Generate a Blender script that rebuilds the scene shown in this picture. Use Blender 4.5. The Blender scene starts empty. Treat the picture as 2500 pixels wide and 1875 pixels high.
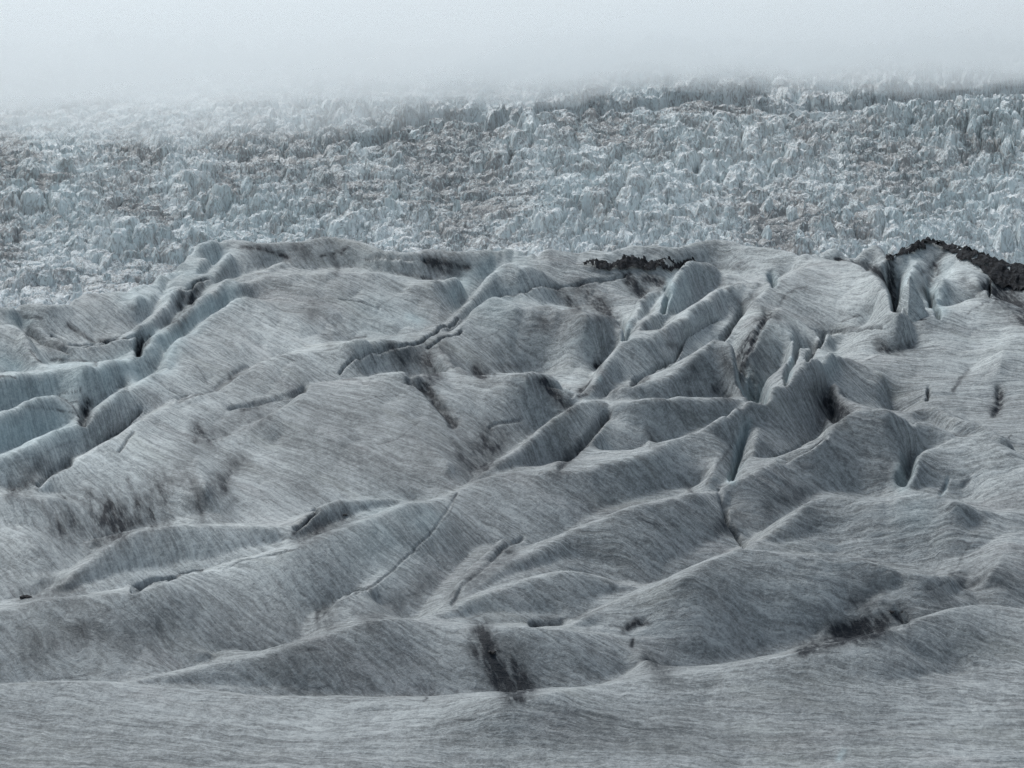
import bpy, math, random
import numpy as np
from mathutils import Vector, noise as mnoise

random.seed(7)
C = bpy.context.scene
COL = C.collection

# ------------------------------------------------------------------ camera
F = 2409.0                 # focal length in pixels of a 1024 px wide frame
ZC = 60.0                  # eye height
VH = 200.0                 # row of the true horizon
cam_d = bpy.data.cameras.new("camera")
cam_d.sensor_width = 36.0
cam_d.lens = F / 1024.0 * 36.0
cam_d.shift_y = -(384.0 - VH) / 1024.0
cam_d.clip_start = 1.0
cam_d.clip_end = 60000.0
cam = bpy.data.objects.new("camera", cam_d)
COL.objects.link(cam)
cam.location = (0, 0, ZC)
cam.rotation_euler = (math.radians(90), 0, 0)
C.camera = cam

# ------------------------------------------------------------------ sky and sun (overcast)
SUN_EL, SUN_AZ = math.radians(57), math.radians(-46)
world = bpy.data.worlds.new("World")
C.world = world
world.use_nodes = True
wn = world.node_tree
wn.nodes.clear()
sky = wn.nodes.new("ShaderNodeTexSky")
sky.sky_type = 'NISHITA'
sky.sun_disc = False
sky.sun_elevation = SUN_EL
sky.sun_rotation = SUN_AZ
sky.dust_density = 3.0
sky.altitude = 300
hsv = wn.nodes.new("ShaderNodeHueSaturation")
hsv.inputs["Saturation"].default_value = 0.50
bg = wn.nodes.new("ShaderNodeBackground")
bg.inputs["Strength"].default_value = 0.10
wo = wn.nodes.new("ShaderNodeOutputWorld")
wn.links.new(sky.outputs[0], hsv.inputs["Color"])
tint = wn.nodes.new("ShaderNodeMix"); tint.data_type = 'RGBA'; tint.blend_type = 'MULTIPLY'
tint.inputs[0].default_value = 1.0; tint.inputs[7].default_value = (0.955, 1.0, 0.975, 1)      # thick overcast takes the violet out of the sky
wn.links.new(hsv.outputs[0], tint.inputs[6])
wn.links.new(tint.outputs[2], bg.inputs["Color"])
wn.links.new(bg.outputs[0], wo.inputs["Surface"])

sun_d = bpy.data.lights.new("sun", 'SUN')
sun_d.energy = 2.0
sun_d.angle = math.radians(18)
sun_d.color = (1.0, 0.99, 0.972)
sun = bpy.data.objects.new("sun", sun_d)
COL.objects.link(sun)
sd = Vector((math.sin(SUN_AZ) * math.cos(SUN_EL), math.cos(SUN_AZ) * math.cos(SUN_EL), math.sin(SUN_EL)))
sun.rotation_euler = sd.to_track_quat('Z', 'Y').to_euler()

C.view_settings.view_transform = 'Standard'
C.view_settings.look = 'None'
C.view_settings.exposure = 0.66
C.view_settings.gamma = 1.0
C.cycles.volume_bounces = 8
C.cycles.max_bounces = 12
C.cycles.diffuse_bounces = 3
C.cycles.use_denoising = True
C.cycles.denoising_prefilter = 'NONE'
C.cycles.denoising_input_passes = 'RGB_ALBEDO_NORMAL'
C.cycles.sample_clamp_indirect = 3.0


# ------------------------------------------------------------------ noise on arrays
def _hash(ix, iy, seed):
    n = (ix.astype(np.int64) * 374761393 + iy.astype(np.int64) * 668265263 + seed * 974634777) & 0xFFFFFFFF
    n = ((n ^ (n >> 13)) * 1274126177) & 0xFFFFFFFF
    n = ((n ^ (n >> 16)) * 2246822519) & 0xFFFFFFFF
    return (((n ^ (n >> 15)) & 0xFFFFFF).astype(np.float32) / 16777215.0)

def vnoise(x, y, seed=0):
    ix = np.floor(x); iy = np.floor(y)
    fx = (x - ix).astype(np.float32); fy = (y - iy).astype(np.float32)
    fx = fx * fx * fx * (fx * (fx * 6 - 15) + 10); fy = fy * fy * fy * (fy * (fy * 6 - 15) + 10)
    ix = ix.astype(np.int64); iy = iy.astype(np.int64)
    a = _hash(ix, iy, seed); b = _hash(ix + 1, iy, seed)
    c = _hash(ix, iy + 1, seed); d = _hash(ix + 1, iy + 1, seed)
    return (a + (b - a) * fx + (c - a) * fy + (a - b - c + d) * fx * fy) * 2 - 1

def fbm(x, y, octv=4, seed=0, gain=0.5):
    s = 0; a = 1.0; t = 0
    for k in range(octv):
        s = s + a * vnoise(x * 2.03 ** k + 17.3 * k, y * 2.03 ** k - 9.1 * k, seed + k)
        t += a; a *= gain
    return s / t

def ridged(x, y, octv=4, seed=0, gain=0.5):
    s = 0; a = 1.0; t = 0
    for k in range(octv):
        s = s + a * (1 - 2 * np.abs(vnoise(x * 2.07 ** k + 5.1 * k, y * 2.07 ** k + 3.7 * k, seed + k)))
        t += a; a *= gain
    return s / t

def worley(x, y, seed=0, jit=0.9):
    ix = np.floor(x).astype(np.int64); iy = np.floor(y).astype(np.int64)
    f1 = np.full(x.shape, 9.0, np.float32); f2 = f1.copy()
    cid = np.zeros(x.shape, np.float32); dx1 = np.zeros(x.shape, np.float32); dy1 = dx1.copy()
    for oy in (-1, 0, 1):
        for ox in (-1, 0, 1):
            cx = ix + ox; cy = iy + oy
            px = cx + 0.5 + jit * (_hash(cx, cy, seed) - 0.5)
            py = cy + 0.5 + jit * (_hash(cx, cy, seed + 1) - 0.5)
            dx = (x - px).astype(np.float32); dy = (y - py).astype(np.float32)
            d = np.sqrt(dx * dx + dy * dy)
            m = d < f1
            f2 = np.where(m, f1, np.minimum(f2, d))
            cid = np.where(m, _hash(cx, cy, seed + 2), cid)
            dx1 = np.where(m, dx, dx1); dy1 = np.where(m, dy, dy1)
            f1 = np.where(m, d, f1)
    return f1, f2, cid, dx1, dy1

def sstep(a, b, x):
    t = np.clip((x - a) / (b - a), 0, 1)
    return t * t * (3 - 2 * t)

# ------------------------------------------------------------------ survey of the place (sheets of the survey have their own scale)
PANEL = {'A': (0, 560, 2.63333), 'B': (830, 560, 2.63333), 'C': (1660, 560, 2.63333),
         'D': (0, 1180, 2.63333), 'E': (830, 1180, 2.63333), 'F': (1660, 1180, 2.63333),
         'G': (0, 0, 0.8848), 'P': (0, 0, 1.7648), 'Q': (1250, 0, 1.7648), 'R': (0, 935, 1.7648), 'S': (1250, 935, 1.7648)}

def parse(s):
    """'A x,y[,val] x,y ... B x,y ...' -> list of (u, v, val or None)"""
    out = []; p = None
    for tok in s.split():
        if tok in PANEL:
            p = PANEL[tok]; continue
        q = [float(t) for t in tok.split(',')]
        out.append(((q[0] / p[2] + p[0]) * 0.4096, (q[1] / p[2] + p[1]) * 0.4096, q[2] if len(q) > 2 else None))
    return out

def fill(pts, default=0.0):
    """interpolate the missing values along the line"""
    P = np.array([(a, b) for a, b, _ in pts]); n = len(P)
    t = np.concatenate([[0], np.cumsum(np.hypot(*np.diff(P, axis=0).T))]) if n > 1 else np.zeros(1)
    k = [i for i in range(n) if pts[i][2] is not None]
    v = np.interp(t, t[k], [pts[i][2] for i in k]) if k else np.full(n, default)
    return P, t, v

def sample(pts, step=0.7, default=0.0):
    P, t, v = fill(pts, default)
    n = max(2, int(t[-1] / step))
    s = np.linspace(0, t[-1], n)
    # gently rounded polyline
    u = np.interp(s, t, P[:, 0]); w = np.interp(s, t, P[:, 1]); vv = np.interp(s, t, v)
    k = int(min(9, n // 4))
    if k > 1:
        ker = np.ones(k) / k
        def sm(a):
            e = np.concatenate([2 * a[0] - a[k - 1:0:-1], a, 2 * a[-1] - a[-2:-k - 1:-1]])
            c = np.convolve(e, ker, 'same')
            return c[k - 1:k - 1 + n]
        u = sm(u); w = sm(w)
    return u, w, vv

# crest lines: (ridge key, crest offset, 'line with the fall behind the crest in metres')
CRESTS = [
 ('front', 0.6, 'D -700,1360,3 0,1318,3 170,1303,3 420,1295,3 700,1310,2 1000,1325,2 1300,1345,2 1580,1375,2 2212,1393,3 E 500,1405,4 800,1412,6 1100,1395,8 1350,1375,8 1600,1335,6 1800,1295,6 2000,1270,6 F 0,1252,6 250,1215,6 500,1165,7 750,1100,8 1000,1040,9 1300,965,10 1500,895,10 1700,835,10 1850,795,9 1950,787,8 2050,790,8 2212,815,8 2900,930,6'),
 ('streaked', 0, 'D 800,1296,0.3 1100,1245,2 1300,1185,3 1500,1140,4 1700,1100,4 1850,1060,4 2000,1005,5 2212,945,6 E 150,912,6 400,885,4 560,905,3 800,912,3 1060,922,4 1400,938,3 1650,975,0.6'),
 ('twinhump', 0, 'E 1430,935,1 1700,800,1.5 2000,680,4 2212,600,7 F 150,525,9 300,450,10 380,418,10 460,415,10 560,435,9 700,470,9 820,465,9 900,450,9 1000,447,8 1120,465,7 1250,510,6 1400,550,5 1600,585,3 1760,600,0.5'),
 ('midhump', 0, 'E 600,885,0.5 700,822,1.5 900,725,2 1100,662,3 1300,600,5 1420,578,5 1520,573,5 1650,600,5 1750,635,4 1850,662,2 2000,676,0.3'),
 ('domepair', 0, 'F 450,412,0.6 600,320,5 750,210,8 850,125,9 920,108,9 1050,112,8 1200,125,6 1350,128,4 1450,100,6 1560,75,7 1640,80,7 1750,115,6 1900,155,4 2030,200,2 2212,205,2 2800,190,2'),
 ('rightslope', 0.5, 'F 1990,580,0 2080,470,0 2130,370,0 2212,300,0 2500,270,0'),
 ('longcurve', 0, 'E 540,895,0.3 700,800,3 900,690,6 1050,590,7 1200,480,8 1350,390,8 1500,310,8 1650,245,8 1850,175,7 2000,125,7 2212,85,7 F 120,70,5 250,65,1'),
 ('smoothdome', 0, 'F 255,65,1 C 310,1640,2 400,1600,3 540,1550,3 680,1470,3 800,1400,4 920,1330,6 1000,1270,7 1100,1200,8 1180,1178,9 1280,1172,9 1380,1190,7 1480,1215,5 1600,1260,3 1750,1340,2 1870,1355,0.4'),
 ('hollow', 0, 'C 1490,1560,3 1520,1480,3 1600,1440,2 1700,1400,2 1800,1365,2.5 1900,1352,3 1980,1365,3 2100,1440,3 2212,1500,2 2700,1600,2'),
 ('diagonal', 0, 'D -600,980,3 0,830,4 180,790,4 350,750,5 480,735,5 700,715,6 900,690,6 1080,650,5 1150,620,3 1500,530,2 1750,475,3 1900,425,5 2100,350,6 2212,300,6 E 200,225,6 400,160,6 560,130,4 640,110,2 760,55,0.5'),
 ('sweeping', 0, 'E 640,110,1 760,50,1.5 B 870,1630,2 950,1590,3 1100,1565,3 1300,1555,4 1500,1545,4 1620,1535,4 1700,1505,4 1850,1485,4 2000,1440,4 C -170,1435,4 0,1345,4 150,1290,4 300,1210,5 400,1130,6 500,1070,7 600,1020,8 700,960,8 800,880,8 880,830,7 950,788,7 1050,842,3 1150,890,1 1300,960,0'),
 ('twisted', 0, 'B 870,1575,2 980,1530,4 1100,1450,5 1200,1370,5 1300,1275,6 1440,1190,6 1540,1120,5 1620,1100,4 1680,1095,4 1800,1115,4 2000,1110,4 C 0,1085,4 150,1105,5 330,1105,4 450,1060,1'),
 ('sidehump', 0.6, 'B 1760,1000,0.5 1900,990,1 2080,950,2 2150,910,3 C 0,885,5 100,820,7 170,780,8 240,732,9 270,733,9 330,790,7 380,860,5 430,960,1'),
 ('strip', 0, 'B 1560,1090,3 1660,930,5 1720,850,5 1820,750,5 1900,722,4 2000,728,3 2040,650,3 2100,600,3 2212,545,3 C 100,480,3 180,430,3 260,360,4 330,340,4 400,332,4 440,380,3 490,415,1'),
 ('paleridge', 0.6, 'B 1840,735,2 1900,640,3 1990,540,3 2080,450,3 2110,380,5 2150,300,6 2212,235,7 C 50,215,7 130,215,6 200,230,5 300,270,4 400,300,3 480,335,3 570,365,0.6'),
 ('lobe', 0, 'B 1790,640,2 1880,560,3 1920,480,4 1935,425,5 1990,385,5 2080,374,3'),
 ('bigdome', 0.8, 'C 500,420,3 560,390,3 650,350,3 750,300,3 850,250,3 930,235,4 1050,235,4 1150,250,5 1230,290,7 1280,340,8 1350,420,8 1400,490,8 1450,560,5 1480,605,0.8'),
 ('rubbleridge', 1.0, 'C 1240,200,8 1330,165,14 1380,140,16 1450,140,16 1550,115,18 1640,90,18 1720,100,18 1800,130,18 1900,165,18 2000,195,18 2100,225,18 2212,245,18 2900,380,18'),
 ('rightridge', 0.4, 'C 1490,612,1.5 1560,602,3 1680,562,4 1710,517,4 1740,530,4 1780,537,4 1850,540,4 2000,490,4 2060,490,4 2130,520,5 2212,555,5 2700,640,4'),
 ('rightfold', 0, 'C 1470,1192,0.5 1560,1150,2 1640,1153,2 1780,1218,2 1950,1288,2 2110,1345,0.5'),
 ('centralface', 0.4, 'B 700,735,0.5 780,620,3 870,520,4 940,465,6 1010,445,7 1080,465,7 1150,500,7 1290,515,7 1310,505,7 1400,505,7 1500,510,7 1560,540,7 1640,565,7 1690,548,7 1730,548,7 1760,580,6 1830,680,3 1840,740,0.8'),
 ('lowerhump', 0, 'A 1330,1380,0 1480,1320,0.6 1650,1260,1 1800,1170,1.5 1890,1130,2 1950,1060,2 2000,1012,1.5 2060,1000,1 B 0,985,1 130,985,2 200,955,4 300,935,5 420,925,6 500,925,6 560,950,4 650,980,3 760,995,2 950,970,3 1100,945,5 1200,925,6 1290,918,6 1350,935,5 1420,1000,3 1490,1060,2 1540,1080,0.4'),
 ('archedcrest', 0, 'A 1480,960,0.3 1620,880,1 1750,835,1 1900,800,1.5 2100,760,2 B 60,720,4 200,710,4 400,715,3 560,695,2 650,640,1.5 700,590,1.5 830,470,5 960,310,6 1010,265,6 1090,250,5 1180,262,3 1300,285,1.5'),
 ('bluelimb', 0, 'A -500,975,5 0,955,5 120,940,5 240,910,5 420,890,6 640,880,7 780,840,7 880,790,7 960,740,7 990,680,6 1060,650,6 1110,600,7 1150,560,7 1250,480,6 1330,410,5 1450,350,4 1600,310,3 1720,270,3 1760,240,3 1850,235,0.6'),
 ('peakslope', 0.3, 'A 1060,860,1 1090,770,2 1170,700,2 1250,650,2 1290,620,2 1400,540,2.5 1500,470,3 1540,450,3 1620,450,2 1750,490,0.6 1850,540,0'),
 ('shelf', 0, 'A 1480,390,2 1530,375,2 1600,340,3 1730,300,3 1900,285,4 2212,275,4 B 200,280,4 400,300,3 540,345,0.8'),
 ('ribbedlobe', 0, 'B 400,410,0.6 440,352,3 540,345,3 620,315,4 770,306,2'),
 ('backleft', 1.0, 'A 1180,185,14 1270,110,16 1330,95,18 1420,65,18 1600,70,18 1800,75,18 2100,75,18 B 0,75,18 130,90,18 250,125,18 330,130,18 450,140,18 560,130,18 760,135,18'),
 ('backmiddle', 1.0, 'B 760,135,18 900,130,18 1010,130,18 1090,118,18 1200,125,18 1320,150,18 1420,135,18 1480,130,18 1560,135,18 1640,118,18 1730,140,18 1790,110,18'),
 ('backright', 1.0, 'B 1790,110,18 1850,100,18 1960,95,18 2212,90,18 C 0,80,18 130,60,18 250,48,18 330,60,18 440,90,18 520,100,18 620,120,18 700,145,18 760,170,18 800,188,18'),
 ('backknoll', 1.0, 'C 800,188,16 830,160,16 900,110,18 970,95,18 1050,105,18 1110,120,18 1200,120,18 1270,110,16 1330,165,10'),
 ('leftmound', 0.8, 'A -500,560,12 0,510,12 60,510,12 130,478,12 200,490,12 320,520,12 430,480,14 500,430,14 620,420,14 720,395,14 850,405,12 940,430,10 1000,400,8 1080,370,6 1130,330,6 1180,300,6 1230,250,6 1290,200,5 1340,150,4'),
 ('blueslab', 0.5, 'A 840,380,12 900,350,12 980,340,12 1040,280,12 1090,250,12 1150,210,14 1180,185,14'),
 ('darkface', 0, 'A 840,690,1 910,610,3 1000,540,4 1060,480,4 1095,410,4 1180,380,3 1320,340,3 1360,300,3 1440,180,3 1470,150,2'),
 ('leftbump', 0, 'A -300,680,3 0,640,3 70,625,3 130,650,3 190,740,3 240,830,2 300,880,1 330,900,0.3'),
 ('bowlfloor', -0.8, 'A 420,758,1 560,742,1.5 700,716,1.5 860,698,1'),
 ('bluehump', 0, 'A -400,1330,4 0,1208,4 60,1160,4 130,1120,5 230,1070,5 370,1060,4 440,1100,3 500,1160,2 520,1210,0.5'),
 ('lowerlimb', 0, 'A -400,1600,3 0,1480,4 130,1420,4 200,1375,5 300,1330,5 420,1280,6 500,1230,6 580,1195,6 640,1140,4 700,1090,4 760,1005,4 830,1050,1 900,1000,1 1000,940,1.5 1060,880,1'),
 ('slantlimb', 0, 'A 230,1655,1 350,1565,1.5 500,1490,2 600,1440,2.5 720,1350,3 830,1290,3 900,1230,3 1000,1185,2 1150,1115,1 1300,1050,0.3'),
 ('leftshoulder', 0, 'D -500,40,3 0,80,4 60,90,4 130,97,3 300,107,2 420,112,0.5'),
 ('lefthump', 0, 'D 380,640,0.6 490,555,3 600,490,5 700,425,6 820,360,6 930,310,6 1000,305,6 1200,285,5 1400,275,5 1550,290,4 1700,300,2.5 1860,302,0.5'),
 ('smalllobe', 0, 'D 1850,370,1 1900,300,2 2000,210,3 2060,170,3 2130,130,3 2212,118,3 E 100,125,2 170,132,1.5 250,115,2 350,112,2.5 450,120,2 560,130,0.5'),
]
# hollows and spurs: (height, 'line')
SHAPE = [
 (-2.2, 'E 1880,1060 1960,1150 2050,1255'),
 (-3.0, 'F 1760,600 1640,660 1560,715 1400,800 1290,860'), (-4.2, 'F 1290,860 1000,960 800,1065'),
 (2.6, 'F 700,1250 1100,1250 1300,1240'), (3.6, 'F 1500,1215 1800,1195 2212,1190'),
 (-2.2, 'E 1060,922 1400,905 1500,862 1700,795 1900,722'),
 (-2.2, 'F 1780,588 1850,430 1930,330'),
 (-3.4, 'F 258,72 290,150 300,250 370,340 405,395'),
 (-2.4, 'C 1482,1400 1470,1530 1430,1610'),
 (-2.4, 'C 890,1000 920,1100 965,1235'), (1.2, 'C 980,850 1000,1000 1060,1100 1200,1180'),
 (-3.2, 'C 430,1250 400,1400 330,1600'),
 (0.8, 'C 330,1260 270,1420 180,1600'), (0.8, 'C 520,1250 470,1420 390,1580'),
 (-2.4, 'B 1240,1370 1060,1480 930,1545 850,1575'),
 (-4.5, 'C 395,850 420,950 470,1035 520,1050'),
 (-2.6, 'C 0,750 30,690 130,630 240,570 290,500'), (-2.6, 'B 1900,1002 2000,962 2120,870 2190,760'),
 (-4.0, 'B 2108,400 2092,460 2080,510'),
 (-3.6, 'B 1835,720 1845,650 1800,590'),
 (-2.2, 'C 480,440 400,520 330,620 240,710 130,810'),
 (1.6, 'C 590,515 520,560 460,660 385,800'), (1.0, 'C 690,600 740,760 690,860 620,980'), (-2.6, 'C 760,760 730,860 680,960'),
 (-1.4, 'C 850,640 920,682 1040,657 1100,642 1300,622'), (-2.8, 'C 920,690 880,760 820,860'),
 (-6.5, 'C 1350,260 1365,350 1400,470'), (-2.6, 'C 1650,275 1590,400 1560,430'), (-5.0, 'C 1590,420 1630,500 1665,565'),
 (2.6, 'C 1520,185 1470,300 1415,460'), (2.0, 'C 1700,290 1660,380 1630,440'), (1.2, 'C 1720,215 1880,300 1980,400 2080,490'),
 (-2.4, 'C 1580,1050 1640,1055 1750,1040 1880,900'), (1.6, 'C 2060,670 2075,790 2060,880'),
 (-1.2, 'C 1150,862 1330,802 1500,730'),
 (-3.0, 'C 2045,1050 2055,1110 2015,1190'),
 (-2.6, 'A 330,700 430,752 560,738 700,714 870,692'), (-4.5, 'A 905,700 892,770'),
 (-2.8, 'A 545,1130 540,1205'),
 (-1.4, 'A 1750,836 1620,884 1450,964 1300,1050 1150,1112'),
 (-1.6, 'A 1480,1162 1640,1112 1830,1082 1950,1056'),
 (-2.2, 'D 0,560 250,620 450,560'), (-2.0, 'D 0,770 170,735 300,700'), (0.6, 'D 0,250 120,300 230,420'),
 (-2.0, 'D 600,350 800,340 1000,300'), (1.2, 'A 1250,1480 1320,1640'), (-1.2, 'A 1450,1640 1560,1490 1800,1350'),
 (1.0, 'B 300,1200 500,1350 700,1500'), (1.6, 'B 620,740 760,880 900,1000'), (-1.0, 'B 730,1370 800,1500'),
 (-1.6, 'D 1250,1080 1500,1060 1750,1080'), (0.8, 'E 760,55 690,200 590,320 450,440 330,560 0,745'),
 (-1.6, 'E 720,760 800,640 950,530 1100,400'), (0.6, 'E 600,860 750,680 900,480 1080,300'),
 (1.6, 'B 1720,1200 1600,1350 1420,1520'), (-1.5, 'B 1760,1230 1650,1370 1480,1520'), (-1.2, 'B 1990,1350 2000,1420 2100,1440'),
 (0.8, 'R 0,1700 800,1720 2206,1740'), (2.0, 'S 200,1720 700,1690 1300,1690'), (3.0, 'S 1400,1660 2206,1600'),
 (0.6, 'R 0,2000 2206,2020'), (2.0, 'S 200,2030 2206,2040'),
]
DS = 1.75        # metres of relief per surveyed unit

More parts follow.
